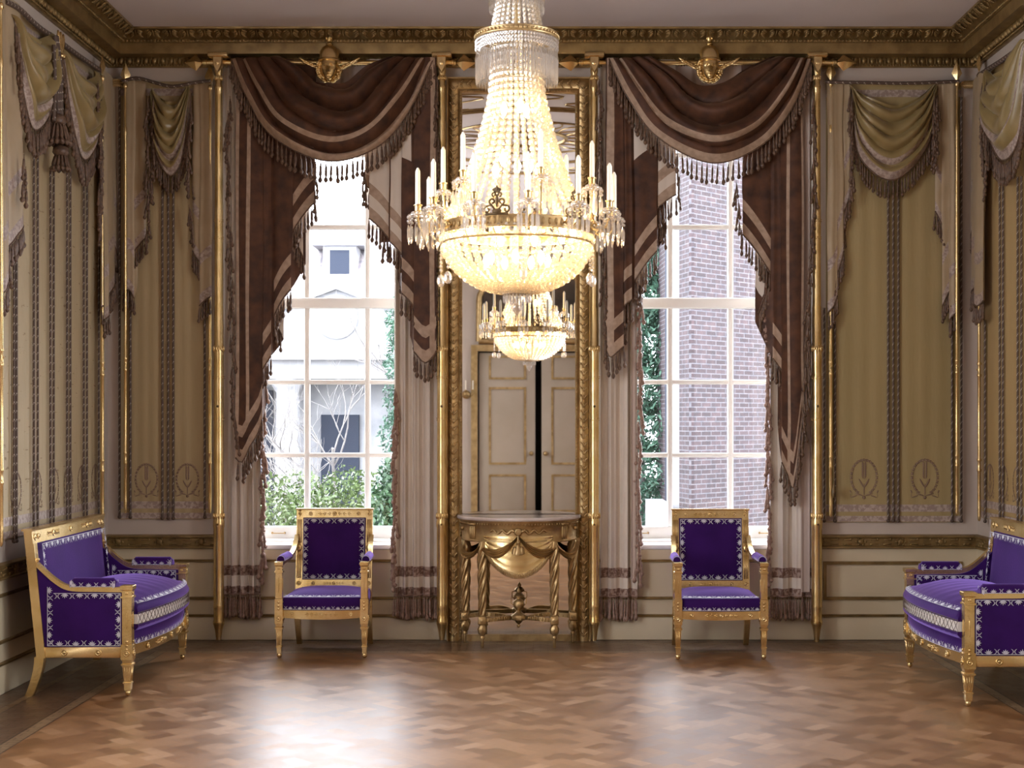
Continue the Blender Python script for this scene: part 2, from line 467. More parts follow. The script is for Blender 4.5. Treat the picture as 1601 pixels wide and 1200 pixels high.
def cr(pts, n):
    """Catmull-Rom resample to n points"""
    k = len(pts) - 1; out = []
    for i in range(n):
        t = i / (n - 1) * k; j = min(int(t), k - 1); f = t - j
        p = [pts[max(j - 1, 0)], pts[j], pts[j + 1], pts[min(j + 2, k)]]
        out.append(tuple(.5 * (2 * p[1][c] + (p[2][c] - p[0][c]) * f + (2 * p[0][c] - 5 * p[1][c] + 4 * p[2][c] - p[3][c]) * f * f +
                               (3 * p[1][c] - p[0][c] - 3 * p[2][c] + p[3][c]) * f ** 3) for c in range(len(pts[0]))))
    return out
def resample(pts, step):
    """points every step along a polyline"""
    pts = [Vector(p) for p in pts]; out = [pts[0].copy()]; acc = 0
    for a, b in zip(pts, pts[1:]):
        L = (b - a).length; t = step - acc
        while t <= L:
            out.append(a + (b - a) * (t / L)); t += step
        acc = (acc + L) % step
    return out
# one tassel drop (unit length, hanging to -1)
_prof = [(.0, 0), (.018, -.01), (.018, -.14), (.045, -.17), (.03, -.20), (.062, -.30), (.075, -.62), (.045, -.73), (.075, -.77), (.115, -.86), (.075, -.95), (.0, -1)]
_D5 = []
for r, h in _prof:
    for j in range(5): _D5.append((r * math.cos(2 * PI * j / 5), r * math.sin(2 * PI * j / 5), h))
_DF = [(i * 5 + j, i * 5 + (j + 1) % 5, (i + 1) * 5 + (j + 1) % 5, (i + 1) * 5 + j) for i in range(len(_prof) - 1) for j in range(5)]
def drop(mb, p, L, fat=1.0, lean=(0, 0, 0), mi=0):
    f = L * fat; mb.org = True
    mb.add([(p[0] + x * f + lean[0] * -h * L, p[1] + y * f + lean[1] * -h * L, p[2] + h * L) for x, y, h in _D5], _DF, mi, True)
def fringe(mb, pts, step=.04, L=.14, fat=1.0, jit=.12, outv=None, mi=0, gimp=True):
    rs = resample(pts, step)
    for p in rs:
        l = L * (1 + random.uniform(-jit, jit))
        le = (random.uniform(-.06, .06), random.uniform(-.03, .03), 0)
        if outv is not None: le = (outv.x * .12 + le[0], outv.y * .12, 0)
        q = p + (outv * random.uniform(0, .02) if outv is not None else Vector((0, 0, 0)))
        drop(mb, q, l, fat, le, mi)
    if gimp and len(pts) > 1: mb.tube(pts, .006, 4, mi)

# ================================================================== ROOM SHELL
mb = MB(); mb.box(XL - .5, XR + .5, YB - .3, .34, -.12, 0); struct(mb.build('floor', 'parquet'))
mb = MB(); mb.box(XL - .5, XR + .5, YB - .3, .5, ZC, ZC + .15); struct(mb.build('ceiling', 'ceiling'))
# back wall with two deep window openings
mb = MB()
xs = [XL - .5, W1 - WH, W1 + WH, W2 - WH, W2 + WH, XR + .5]
T = .45
mb.box(xs[0], xs[1], 0, T, 0, ZC); mb.box(xs[2], xs[3], 0, T, 0, ZC); mb.box(xs[4], xs[5], 0, T, 0, ZC)
for a, b in ((xs[1], xs[2]), (xs[3], xs[4])):
    mb.box(a, b, 0, T, 0, WZ0); mb.box(a, b, 0, T, WZ1, ZC)
struct(mb.build('wall_back', 'palewall'))
# side walls; each has two unseen windows added for daylight, in the camera's half
FILL_WIN_Y = (-4.9, -7.1)
for nm_, xa, xb in (('wall_left', XL - .3, XL), ('wall_right', XR, XR + .3)):
    mb = MB(); e = [0.0]
    for y in FILL_WIN_Y: e += [y + .75, y - .75]
    e.append(YB - .3)
    for k in range(0, len(e), 2): mb.box(xa, xb, e[k + 1], e[k], 0, ZC)
    for y in FILL_WIN_Y: mb.box(xa, xb, y - .75, y + .75, 0, .7); mb.box(xa, xb, y - .75, y + .75, 3.95, ZC)
    struct(mb.build(nm_, 'palewall'))
fill_win_no = 3
for xw in (XL - .15, XR + .15):
    for y in FILL_WIN_Y:
        mb = MB()
        for q in (-.75, .69): mb.box(xw - .04, xw + .04, y + q, y + q + .06, .7, 3.95)
        for z in (.7, 2.28, 3.87): mb.box(xw - .04, xw + .04, y - .69, y + .69, z, z + .08)
        w = struct(mb.build('window_%d' % fill_win_no, 'white')); fill_win_no += 1  # added window, there to let more daylight into the room
        mb = MB()
        for q in (-.22, .22): mb.box(xw - .02, xw + .02, y + q - .015, y + q + .015, .78, 3.87)
        for z in (1.28, 1.80, 2.88, 3.40): mb.box(xw - .02, xw + .02, y - .69, y + .69, z - .014, z + .014)
        mb.build('glazing_bars', 'white', w, True)
        mb = MB(); mb.add([(xw, y - .69, .78), (xw, y + .69, .78), (xw, y + .69, 3.87), (xw, y - .69, 3.87)], [(0, 1, 2, 3)]); mb.build('window_glass', 'glass', w, True)
# entrance wall behind the camera, with the double door standing ajar (seen in the pier glass)
DX0, DX1, DZ = -.90, .83, 2.52
mb = MB(); mb.box(XL - .3, DX0, YB - .3, YB, 0, ZC); mb.box(DX1, XR + .3, YB - .3, YB, 0, ZC); mb.box(DX0, DX1, YB - .3, YB, DZ, ZC)
struct(mb.build('wall_front', 'palewall'))
mb = MB()
mb.box(DX0 - .3, DX0 - .25, YB - 2, YB - .3, -.1, 3); mb.box(DX1 + .25, DX1 + .3, YB - 2, YB - .3, -.1, 3)
mb.box(DX0 - .3, DX1 + .3, YB - 2.05, YB - 2, -.1, 3); mb.box(DX0 - .3, DX1 + .3, YB - 2, YB - .3, 2.9, 3); mb.box(DX0 - .3, DX1 + .3, YB - 2, YB - .3, -.1, 0)
struct(mb.build('wall_anteroom', 'dark'))
def frame_strip(mb, x0, x1, z0, z1, y, w, d, mi=0):
    mb.box(x0, x1, y, y + d, z0, z0 + w, mi); mb.box(x0, x1, y, y + d, z1 - w, z1, mi)
    mb.box(x0, x0 + w, y, y + d, z0 + w, z1 - w, mi); mb.box(x1 - w, x1, y, y + d, z0 + w, z1 - w, mi)
for n, (x0, x1, kx) in enumerate(((DX0 + .02, -.075, -.13), (.015, DX1 - .02, .07))):
    y = YB - .06
    mb = MB(); mb.cbox(x0, x1, y - .04, y, .01, DZ - .02); dr = struct(mb.build('door_%d' % (n + 1), 'doorpaint'))
    mg = MB()
    for z0, z1 in ((.22, .76), (.90, 2.01), (2.12, 2.46)):
        frame_strip(mg, x0 + .14, x1 - .13, z0, z1, y, .03, .014)
    mg.build('gilt_moulding', 'antique', dr, True)
    mk = MB(); mk.lathe([(.012, 0), (.012, .03), (.03, .04), (.034, .055), (.02, .075), (0, .078)], (kx, y, 1.06), 12, 0, (0, 1, 0)); mk.build('door_handle', 'antique', dr, True)
mb = MB()
frame_strip(mb, DX0 - .09, DX1 + .09, -.02, DZ + .09, YB, .09, .04)
struct(mb.build('trim_1', 'antique'))
# painting over the door
pt = thing('framed_painting', 'dark painting in an arched gilt frame above the double door, mirrored in the pier glass', 'painting', ((DX0 + DX1) / 2, YB, 2.68))
mb = MB(); arc = [(DX0 + .02, 2.66)] + [((DX0 + DX1) / 2 + .84 * math.cos(a), 3.25 + .42 * math.sin(a)) for a in [PI - PI * i / 20 for i in range(21)]] + [(DX1 - .02, 2.66)]
n = len(arc); mb.v = [(x, YB + .01, z) for x, z in arc] + [(x, YB + .03, z) for x, z in arc]
mb.f = [tuple(range(n)), tuple(range(2 * n - 1, n - 1, -1))] + [(i, (i + 1) % n, n + (i + 1) % n, n + i) for i in range(n)]
mb.m = [0] * len(mb.f); mb.sm = [False] * len(mb.f)
mb.build('canvas', 'painting', pt)
mb = MB(); mb.tube([(x, YB + .03, z) for x, z in arc + [arc[0]]], .045, 8); mb.build('frame', 'antique', pt)

# ---------------------------------------------------------------- cornice (all four walls), carved back and side runs
def room_path(p=0):
    return [(XL, YB, 1, 0), (XL, 0, 1, -1), (XR, 0, -1, -1), (XR, YB, -1, 0)]
def corn(prof, name, m):
    b = MB(); b.sweep(prof, [(XL, YB, 1, 0), (XL, 0, 1, -1), (XR, 0, -1, -1), (XR, YB, -1, 0)])
    b.sweep(prof, [(XL, YB, 0, 1), (XR, YB, 0, 1)])
    return b.build(name, m)
o = struct(corn([(0, 4.015), (.02, 4.015), (.03, 4.03), (.03, 4.04), (.045, 4.075), (.085, 4.082), (.125, 4.084), (.13, 4.10), (.135, 4.155), (.15, 4.157), (.155, 4.172), (.17, 4.175), (.20, 4.20), (.235, 4.218), (.255, 4.222), (.258, ZC), (0, ZC)], 'trim_2', 'cornice'))
b = MB(); 
def along_walls(step, inset, y0=-3.0):
    """positions and outward directions on the visible runs"""
    out = []
    n = int((XR - XL - 2 * inset) / step)
    for i in range(n + 1):
        out.append((XL + inset + (XR - XL - 2 * inset) * i / n, -inset, Vector((0, -1, 0)), Vector((1, 0, 0))))
    n = int((-y0 - inset) / step)
    for i in range(1, n):
        y = -inset - i * step
        out.append((XL + inset, y, Vector((1, 0, 0)), Vector((0, 1, 0)))); out.append((XR - inset, y, Vector((-1, 0, 0)), Vector((0, 1, 0))))
    return out
for x, y, od, al in along_walls(.058, .05):       # egg and dart
    b.ell((x, y, 4.054), (.017, .014, .024), 8, 5, 0, (al, od, Vector((0, 0, 1))))
    b.ell((x + al.x * .029, y + al.y * .029, 4.052), (.005, .01, .026), 5, 4, 0, (al, od, Vector((0, 0, 1))))
for x, y, od, al in along_walls(.02, .035):
    b.ell((x, y, 4.026), (.0075, .0075, .0075), 6, 4)
for x, y, od, al in along_walls(.024, .157):
    b.ell((x, y, 4.165), (.009, .009, .009), 6, 4)
b.build('egg_and_dart_carving', 'cornice', o, True)
b = MB()
for x, y, od, al in along_walls(.118, .205):      # acanthus leaves
    up = (od * .045 + Vector((0, 0, .03))).normalized()
    for sgn in (-1, 1):
        for q in range(5):
            t = q / 4
            c = Vector((x, y, 4.178)) + up * (.012 + .046 * t) + al * (sgn * (.012 + .022 * math.sin(PI * (.25 + .6 * t)))) + Vector((0, 0, -.006)) + od * .004
            ax = (al * sgn * .85 + up * .6).normalized()
            A = ax.orthogonal().normalized()
            b.ell(c, (.007, .007, .02), 6, 4, 0, (A, ax.cross(A), ax))
    b.ell(Vector((x, y, 4.178)) + up * .03 + al * .059, (.006, .008, .03), 6, 4, 0, (al, al.cross(up), up))
b.build('acanthus_carving', 'cornice', o, True)

# ---------------------------------------------------------------- dado, chair rail, mouldings
def wallrun(prof, y1=YB, name='trim', m='cornice', segs=None):
    b = MB()
    if segs is None:
        b.sweep(prof, [(XL, y1, 1, 0), (XL, 0, 1, -1), (XR, 0, -1, -1), (XR, y1, -1, 0)])
    return b
b = MB()
def rail(b, z0, z1, p, spans_back, side=True):
    pr = [(0, z0), (p, z0 + p * .3), (p, z0 + (z1 - z0) * .2), (p * .6, z0 + (z1 - z0) * .25), (p * .6, z0 + (z1 - z0) * .75), (p, z0 + (z1 - z0) * .8), (p, z1 - p * .3), (0, z1)]
    for x0, x1, kind in spans_back:
        if kind == 'L': b.sweep(pr, [(XL, YB, 1, 0), (XL, 0, 1, -1), (x1, 0, 0, -1)])
        elif kind == 'R': b.sweep(pr, [(x0, 0, 0, -1), (XR, 0, -1, -1), (XR, YB, -1, 0)])
        else: b.sweep(pr, [(x0, 0, 0, -1), (x1, 0, 0, -1)])
LE, RB = W1 - WH - .06, W2 + WH + .06
rail(b, .638, .742, .030, [(XL, LE, 'L'), (RB, XR, 'R')])
o = struct(b.build('trim_3', 'cornice'))
b = MB()
def scrolls(b, x0, x1, z, sz, fn):
    n = int((x1 - x0) / (sz * 1.15))
    for i in range(n):
        x = x0 + (x1 - x0) * (i + .5) / n
        if i % 3 == 0:
            fn(b, x, z, sz * .30, sz * .30)
            for a in range(6): fn(b, x + sz * .42 * math.cos(a * PI / 3), z + sz * .3 * math.sin(a * PI / 3), sz * .11, sz * .11)
        else:
            for sg in (-1, 1):
                fn(b, x + .0, z + sg * sz * .18, sz * .42, sz * .08)
                fn(b, x + sg * sz * .3, z + sg * sz * .25, sz * .12, sz * .12)
def fb(b, x, z, rx, rz): b.ell((x, -.021, z), (rx, .007, rz), 8, 4)
def fl(b, x, z, rx, rz): b.ell((XL + .021, x, z), (.007, rx, rz), 8, 4)
def fr(b, x, z, rx, rz): b.ell((XR - .021, x, z), (.007, rx, rz), 8, 4)
scrolls(b, XL + .03, LE, .69, .075, fb); scrolls(b, RB, XR - .03, .69, .075, fb)
scrolls(b, -2.6, -.03, .69, .075, fl); scrolls(b, -2.6, -.03, .69, .075, fr)
b.build('scroll_relief', 'cornice', o, True)
b = MB()
allb = [(XL, LE, 'L'), (RB, XR, 'R'), (W1 - WH - .06, PIER - .5, 'M'), (PIER + .5, W2 + WH + .06, 'M')]
rail(b, .545, .568, .018, [allb[0], allb[2], allb[3]])
rail(b, .283, .306, .018, [allb[0], allb[2], allb[3]])
rail(b, .160, .183, .020, allb)
struct(b.build('trim_4', 'cornice'))
# framed dado panel right of the window, and on the right wall
b = MB()
def rect_mould(b, W, a0, a1, z0, z1, w, p, mi=0):
    for (u0, u1, v0, v1) in ((a0, a1, z0, z0 + w), (a0, a1, z1 - w, z1), (a0, a0 + w, z0 + w, z1 - w), (a1 - w, a1, z0 + w, z1 - w)):
        q = [W.pt(u, v, d) for d in (0, p) for u, v in ((u0, v0), (u1, v0), (u1, v1), (u0, v1))]
        b.hexa(q, mi)
rect_mould(b, BK, 1.985, 2.96, .283, .553, .022, .018)
rect_mould(b, RT, -2.4, -.12, .283, .553, .022, .018)
struct(b.build('trim_5', 'cornice'))
b = MB(); rect_mould(b, BK, 2.03, 2.915, .325, .515, .01, .006); rect_mould(b, RT, -2.35, -.17, .325, .515, .01, .006); struct(b.build('trim_6', 'dado'))
# baseboards and dado faces
b = MB(); b.sweep([(.006, 0), (.012, .005), (.012, .155), (.004, .165), (0, .17)], [(XL, YB, 1, 0), (XL, 0, 1, -1), (XR, 0, -1, -1), (XR, YB, -1, 0)]); struct(b.build('baseboard_back', 'dado'))
b = MB(); b.box(W1 - WH - .03, W1 + WH + .03, -.004, 0, 0, WZ0 - .02); b.box(W2 - WH - .03, W2 + WH + .03, -.004, 0, 0, WZ0 - .02)
struct(b.build('trim_7', 'dado'))
b = MB()
for y0, y1 in ((-2.9, -.0),): 
    b.box(XL, XL + .003, YB, 0, .0, .64); b.box(XR - .003, XR, YB, 0, 0, .64)
b.box(XL, LE, -.003, 0, 0, .64); b.box(RB, XR, -.003, 0, 0, .64)
struct(b.build('trim_8', 'dado'))

# ceiling relief around the chandelier (reflected in the pier glass)
CX, CYY = -.1055, -3.58
b = MB()
def ring(b, rx, ry, r, cx=CX, cy_=CYY, n=72, mi=0):
    b.tube([(cx + rx * math.cos(2 * PI * i / n), cy_ + ry * math.sin(2 * PI * i / n), ZC - r * .4) for i in range(n + 1)], r, 6, mi)
for r_, w in ((.35, .02), (.75, .012), (1.25, .018), (1.32, .01), (1.9, .015)): ring(b, r_, r_, w)
for k in range(16):
    a = 2 * PI * k / 16
    for s_ in (-1, 1):
        b.tube([(CX + (.38 + .36 * t) * math.cos(a + s_ * .14 * math.sin(PI * t)), CYY + (.38 + .36 * t) * math.sin(a + s_ * .14 * math.sin(PI * t)), ZC - .003) for t in [i / 6 for i in range(7)]], .008, 5)
    b.tube([(CX + (1.34 + .5 * t) * math.cos(a + .18 * math.sin(2 * PI * t)), CYY + (1.34 + .5 * t) * math.sin(a + .18 * math.sin(2 * PI * t)), ZC - .003) for t in [i / 10 for i in range(11)]], .009, 5)
for sx in (-1, 1):
    for sy in (-1, 1):
        for q in (.45, .32, .18): ring(b, q, q, .010, CX + sx * 1.55, CYY + sy * 1.35, 36)
struct(b.build('trim_9', 'antique'))

# ================================================================== WINDOWS
def window(n, cx):
    y0 = .30
    m0 = MB()
    gx, hw = .44, .665           # pane pitch
    zb, zm0, zm1, zt = .773, 2.355, 2.43, 3.94
    # outer box frame (jambs, head), meeting rail, bottom rail
    m0.box(cx - WH, cx - hw, y0 - .02, y0 + .12, WZ0, WZ1); m0.box(cx + hw, cx + WH, y0 - .02, y0 + .12, WZ0, WZ1)
    m0.box(cx - hw, cx + hw, y0 - .02, y0 + .12, zt, WZ1)
    m0.cbox(cx - hw, cx + hw, y0 + .03, y0 + .08, .672, zb, .006)
    m0.cbox(cx - hw, cx + hw, y0 + .01, y0 + .09, zm0, zm1, .006)
    w = struct(m0.build('window_%d' % n, 'white'))
    mu = MB()
    for i in (-1, 0, 1)[::1]: pass
    xs_ = [cx - .22, cx + .22]
    for x in xs_: mu.cbox(x - .021, x + .021, y0 + .03, y0 + .07, zb, zt, .008)
    for z in (1.289, 1.82): mu.cbox(cx - hw, cx + hw, y0 + .033, y0 + .067, z - .017, z + .017, .006)
    for z in (2.946, 3.47): mu.cbox(cx - hw, cx + hw, y0 + .033, y0 + .067, z - .017, z + .017, .006)
    mu.build('glazing_bars', 'white', w, True)
    g = MB(); g.add([(cx - hw, y0 + .05, zb), (cx + hw, y0 + .05, zb), (cx + hw, y0 + .05, zt), (cx - hw, y0 + .05, zt)], [(0, 1, 2, 3)])
    g.build('window_glass', 'glass', w, True)
    for k in (-.47, -.02, .43)[::2]:
        h = MB(); a = cx + k
        h.tube([(a, y0 + .03, .725), (a, y0, .725), (a + .09, y0, .725), (a + .09, y0 + .03, .725)], .004, 6)
        h.lathe([(.009, 0), (.006, .012), (0, .014)], (a, y0 + .03, .725), 8, 0, (0, -1, 0)); h.lathe([(.009, 0), (.006, .012), (0, .014)], (a + .09, y0 + .03, .725), 8, 0, (0, -1, 0))
        h.build('sash_lift', 'antique', w, True)
    s = MB(); s.cbox(cx - WH - .02, cx + WH + .02, -.012, y0 + .03, WZ0 - .03, WZ0 + .005, .006)
    s.box(cx - WH, cx + WH, .2, y0 + .03, WZ0, WZ0 + .02); s.build('window_sill', 'white', w, True)
window(1, W1); window(2, W2)

# ================================================================== GARDEN AND BUILDINGS OUTSIDE
g = MB(); g.box(-40, 40, .5, 60, -1.6, -1.3); struct(g.build('garden_ground', 'soil'))
# classical pavilion seen through the left window
PY = 20.0; s = FPX / (PY - CY)
def px2(px, py, Y=PY): k = FPX / (Y - CY); return ((px - VX) / k, EYE - (py - VY) / k)
bl = thing('garden_pavilion', 'pale classical house with columns, pediment and tiled roof seen through the left window', 'building', (px2(530, 700)[0], PY, -1.3))
cx0 = px2(530, 0)[0]
b = MB(); b.box(cx0 - 4.2, cx0 + 4.2, PY + 1.2, PY + 8, -1.3, 3.1); b.build('house_wall', 'stone', bl)
b = MB()
b.box(cx0 - 4.4, cx0 + 4.4, PY - .1, PY + 8, px2(0, 592)[1], px2(0, 563)[1])
b.box(cx0 - 4.6, cx0 + 4.6, PY - .3, PY + 8, px2(0, 563)[1], px2(0, 536)[1])
b.build('entablature', 'outwhite', bl)
z0, z1 = px2(0, 536)[1], px2(0, 478)[1]
b = MB(); x0, x1 = cx0 - 2.9, cx0 + 2.9
b.add([(x0, PY - .3, z0), (x1, PY - .3, z0), (cx0, PY - .3, z1 + .35), (x0, PY + .6, z0), (x1, PY + .6, z0), (cx0, PY + .6, z1 + .35)], [(0, 1, 2), (5, 4, 3), (0, 2, 5, 3), (1, 4, 5, 2)])
for sg in (-1, 1): b.tube([(cx0 + sg * 3.0, PY - .38, z0 + .06), (cx0, PY - .38, z1 + .40)], .10, 4)
b.lathe([(.42, 0), (.45, .06), (.36, .10), (0, .10)], (cx0, PY - .3, (z0 + z1) / 2 + .12), 24, 0, (0, -1, 0))
b.build('pediment', 'stone', bl)
for px in (447, 640, 375, 712):
    x = px2(px, 0)[0]
    b = MB(); zt_ = px2(0, 592)[1]
    b.lathe([(.36, -1.3), (.36, -1.1), (.29, -1.0), (.25, zt_ - .3), (.3, zt_ - .2), (.37, zt_ - .1), (.37, zt_)], (x, PY + .25, 0), 20); b.build('column', 'outwhite', bl)
b = MB()
for x0, x1, y0, y1 in ((503, 562, 648, 830), (400, 428, 610, 830)):
    a0, c0 = px2(x0, y1, PY + 1.2); a1, c1 = px2(x1, y0, PY + 1.2); b.box(a0, a1, PY + 1.1, PY + 1.25, c0, c1)
b.build('dark_doorway', 'slate', bl)
zr = px2(0, 480)[1]
b = MB(); b.add([(cx0 - 4.6, PY + .2, z0 + .3), (cx0 + 4.6, PY + .2, z0 + .3), (cx0 + 4.6, PY + 4.2, z0 + 3.4), (cx0 - 4.6, PY + 4.2, z0 + 3.4)], [(0, 1, 2, 3)])
b.add([(cx0 - 4.6, PY + .2, z0 + .25), (cx0 + 4.6, PY + .2, z0 + .25), (cx0 + 4.6, PY + 8, z0 + .25), (cx0 - 4.6, PY + 8, z0 + .25), (cx0 + 4.6, PY + 4.2, z0 + 3.4), (cx0 - 4.6, PY + 4.2, z0 + 3.4)], [(0, 1, 2, 3), (3, 2, 4, 5)])
b.build('roof', 'tiles', bl)
dY = PY + 2.0
xc = px2(531, 0, dY)[0]
b = MB(); e0 = px2(0, 462, dY)[1]; e1 = px2(0, 384, dY)[1]
b.box(xc - .38, xc + .38, dY, dY + 2, e0, e1); b.box(xc - .62, xc + .62, dY - .1, dY + 2, e1, e1 + .12); b.box(xc - .55, xc + .55, dY - .05, dY + 2, e1 + .12, e1 + .3)
for i in range(9): b.lathe([(.03, 0), (.045, .1), (.02, .2), (.03, .26)], (xc - .4 + .1 * i, dY - .2, e0 - .1), 8)
b.box(xc - .5, xc + .5, dY - .26, dY - .1, e0 + .16, e0 + .22); b.build('dormer', 'outwhite', bl)
b = MB(); b.box(xc - .22, xc + .22, dY - .02, dY + .02, e0 + .35, e1 - .1); b.build('dormer_window', 'slate', bl)

# brick wing seen through the right window
BY = 9.2; k_ = FPX / (BY - CY)
bx = (1081 - VX) / k_
br = thing('brick_wing', 'brown brick wing with white pointing filling the right window view', 'building', (bx, BY, -1.3))
b = MB()
def quadwall(b, x0, y0, x1, y1, z0, z1, th=.3):
    """wall slab between two plan points, thickness away from the camera"""
    d = Vector((x1 - x0, y1 - y0, 0)).normalized(); n_ = Vector((-d.y, d.x, 0)) * th
    b.hexa([(x0, y0, z0), (x1, y1, z0), (x1 + n_.x, y1 + n_.y, z0), (x0 + n_.x, y0 + n_.y, z0), (x0, y0, z1), (x1, y1, z1), (x1 + n_.x, y1 + n_.y, z1), (x0 + n_.x, y0 + n_.y, z1)])
def brickslab(name, x0, y0, x1, y1, z0, z1, m='brick'):
    L = math.hypot(x1 - x0, y1 - y0); a = math.atan2(y1 - y0, x1 - x0)
    b = MB(); b.box(0, L, 0, .04, z0, z1)
    o = b.build(name, m, br, True)
    o.location = (x0 - bx, y0 - BY, 0); o.rotation_euler = (0, 0, a); o.location.z = 1.3
    return o
o1 = brickslab('brick_front', bx, BY, bx + 3.4, BY + 3.6, -1.3, 9)
def at(px, Y): return (px - VX) / FPX * (Y - CY)
brickslab('brick_return', at(1062, BY + .45), BY + .45, bx, BY, -1.3, 9, 'brickside')
b = MB(); xa, xb = at(1048, BY + .62), at(1062, BY + .5); b.hexa([(xa, BY + .55, -1.3), (xb, BY + .5, -1.3), (xb + .2, BY + .9, -1.3), (xa, BY + .95, -1.3), (xa, BY + .55, 9), (xb, BY + .5, 9), (xb + .2, BY + .9, 9), (xa, BY + .95, 9)])
b.build('stone_jamb', 'outwhite', br)
b = MB(); xa, xb = at(1039, BY + 1.6), at(1050, BY + 1.2); b.box(xa, xb, BY + 1.2, BY + 1.5, -1.3, 9); b.build('dark_recess', 'slate', br)  # solid dark box, a narrow strip beside the jamb
brickslab('brick_return', at(1027, BY + 2.6), BY + 2.6, at(1042, BY + 1.6), BY + 1.6, -1.3, 9, 'brickside')
b = MB(); b.box(at(1022, BY), at(1051, BY), BY + .1, BY + 1.5, -1.3, .38); b.build('stone_plinth', 'outwhite', br)

# foliage
def leafcloud(name, m, cells, n, size, label, cat, stem=True, flat=.5):
    b = MB()
    for _ in range(n):
        c, r = random.choice(cells)
        while True:
            u = Vector([random.uniform(-1, 1) for _ in range(3)])
            if .45 < u.length < 1: break
        p = Vector(c) + Vector((u.x * r[0], u.y * r[1], u.z * r[2]))
        d = Vector([random.gauss(0, 1) for _ in range(3)]).normalized()
        e = d.cross(Vector((random.random(), random.random(), random.random()))).normalized()
        L = size * random.uniform(.6, 1.3); w = L * flat
        b.add([tuple(p - d * L * .5), tuple(p + e * w * .5 + d * .0), tuple(p + d * L * .5), tuple(p - e * w * .5)], [(0, 1, 2, 3)])
    zmin = min(c[0][2] - c[1][2] for c in cells)
    x0 = sum(c[0][0] for c in cells) / len(cells); y0 = sum(c[0][1] for c in cells) / len(cells)
    t = thing(name, label, cat, (x0, y0, -1.3))
    b.build('foliage', m, t)
    tr = MB()
    for c, r in cells: tr.tube([(c[0], c[1], -1.3), (c[0], c[1], c[2] + r[2] * .3)], [.03, .012], 6)
    tr.build('stem', 'bark', t)
    return t
def hx(px, Y): return (px - VX) / FPX * (Y - CY)
def hz(py, Y): return EYE - (py - VY) / FPX * (Y - CY)
HY = 4.2
cells = [((hx(x, HY), HY + random.uniform(-.2, .3), hz(y, HY) - .75), (.42, .5, .85)) for x, y in ((372, 752), (415, 748), (455, 745), (497, 752), (540, 740), (575, 748))]
leafcloud('laurel_hedge', 'leaf', cells, 20000, .052, 'light green hedge at the foot of the left window view', 'hedge')
cells = [((hx(x, HY - 1.2), HY - 1.4, hz(y, HY - 1.2) - .6), (.26, .3, .75)) for x, y in ((622, 735), (645, 720))]
leafcloud('laurel_bush', 'leaf2', cells, 7000, .065, 'darker large-leaved bush at the right end of the hedge', 'bush')
def conifer(px, Y, py0, w, label, n=7000, ls=.07):
    x = hx(px, Y); zt = hz(py0, Y); cells = []
    k = 9
    for i in range(k):
        z = -1.0 + (zt + 1.0) * (i + .5) / k
        r = w * (1 - .8 * i / k) + .1
        cells.append(((x + random.uniform(-.05, .05), Y, z), (r, r, (zt + 1) / k * .8)))
    leafcloud('conifer_tree', 'conifer', cells, n, ls, label, 'tree', flat=.3)
conifer(632, 6.0, 475, .30, 'tall narrow conifer at the right edge of the left window view')
conifer(1003, 12, 300, 1.1, 'dark green conifer beside the brick wing in the right window view', 30000, .12)
# bare trees
def bare(px, Y, label, seed, h=3.6):
    R = random.Random(seed); b = MB(); t = thing('bare_tree', label, 'tree', (hx(px, Y), Y, -1.3))
    def grow(p, d, L, r, lev):
        pts = [p]; q = p
        for i in range(4):
            d = (d + Vector((R.uniform(-.25, .25), R.uniform(-.25, .25), R.uniform(-.08, .16)))).normalized()
            q = q + d * L / 4; pts.append(q)
        b.tube(pts, [r, r * .9, r * .8, r * .7, r * .6], 5 if lev < 2 else 3)
        if lev < 5:
            for _ in range(3 if lev < 4 else 2):
                nd = (d + Vector((R.uniform(-.9, .9), R.uniform(-.6, .6), R.uniform(-.3, .7)))).normalized()
                grow(pts[R.choice((2, 3, 4))], nd, L * R.uniform(.6, .8), r * .55, lev + 1)
    grow(Vector((hx(px, Y), Y, -1.3)), Vector((0, 0, 1)), h * .42, .055, 0)
    b.build('branches', 'bark', t)
bare(450, 9, 'bare tree with pale forked branches left in the garden view', 3)
bare(545, 8.5, 'bare tree with fine twigs in front of the pavilion doorway', 11)
bare(600, 11.5, 'bare tree whose twigs cross the upper right panes', 5, 6.2)

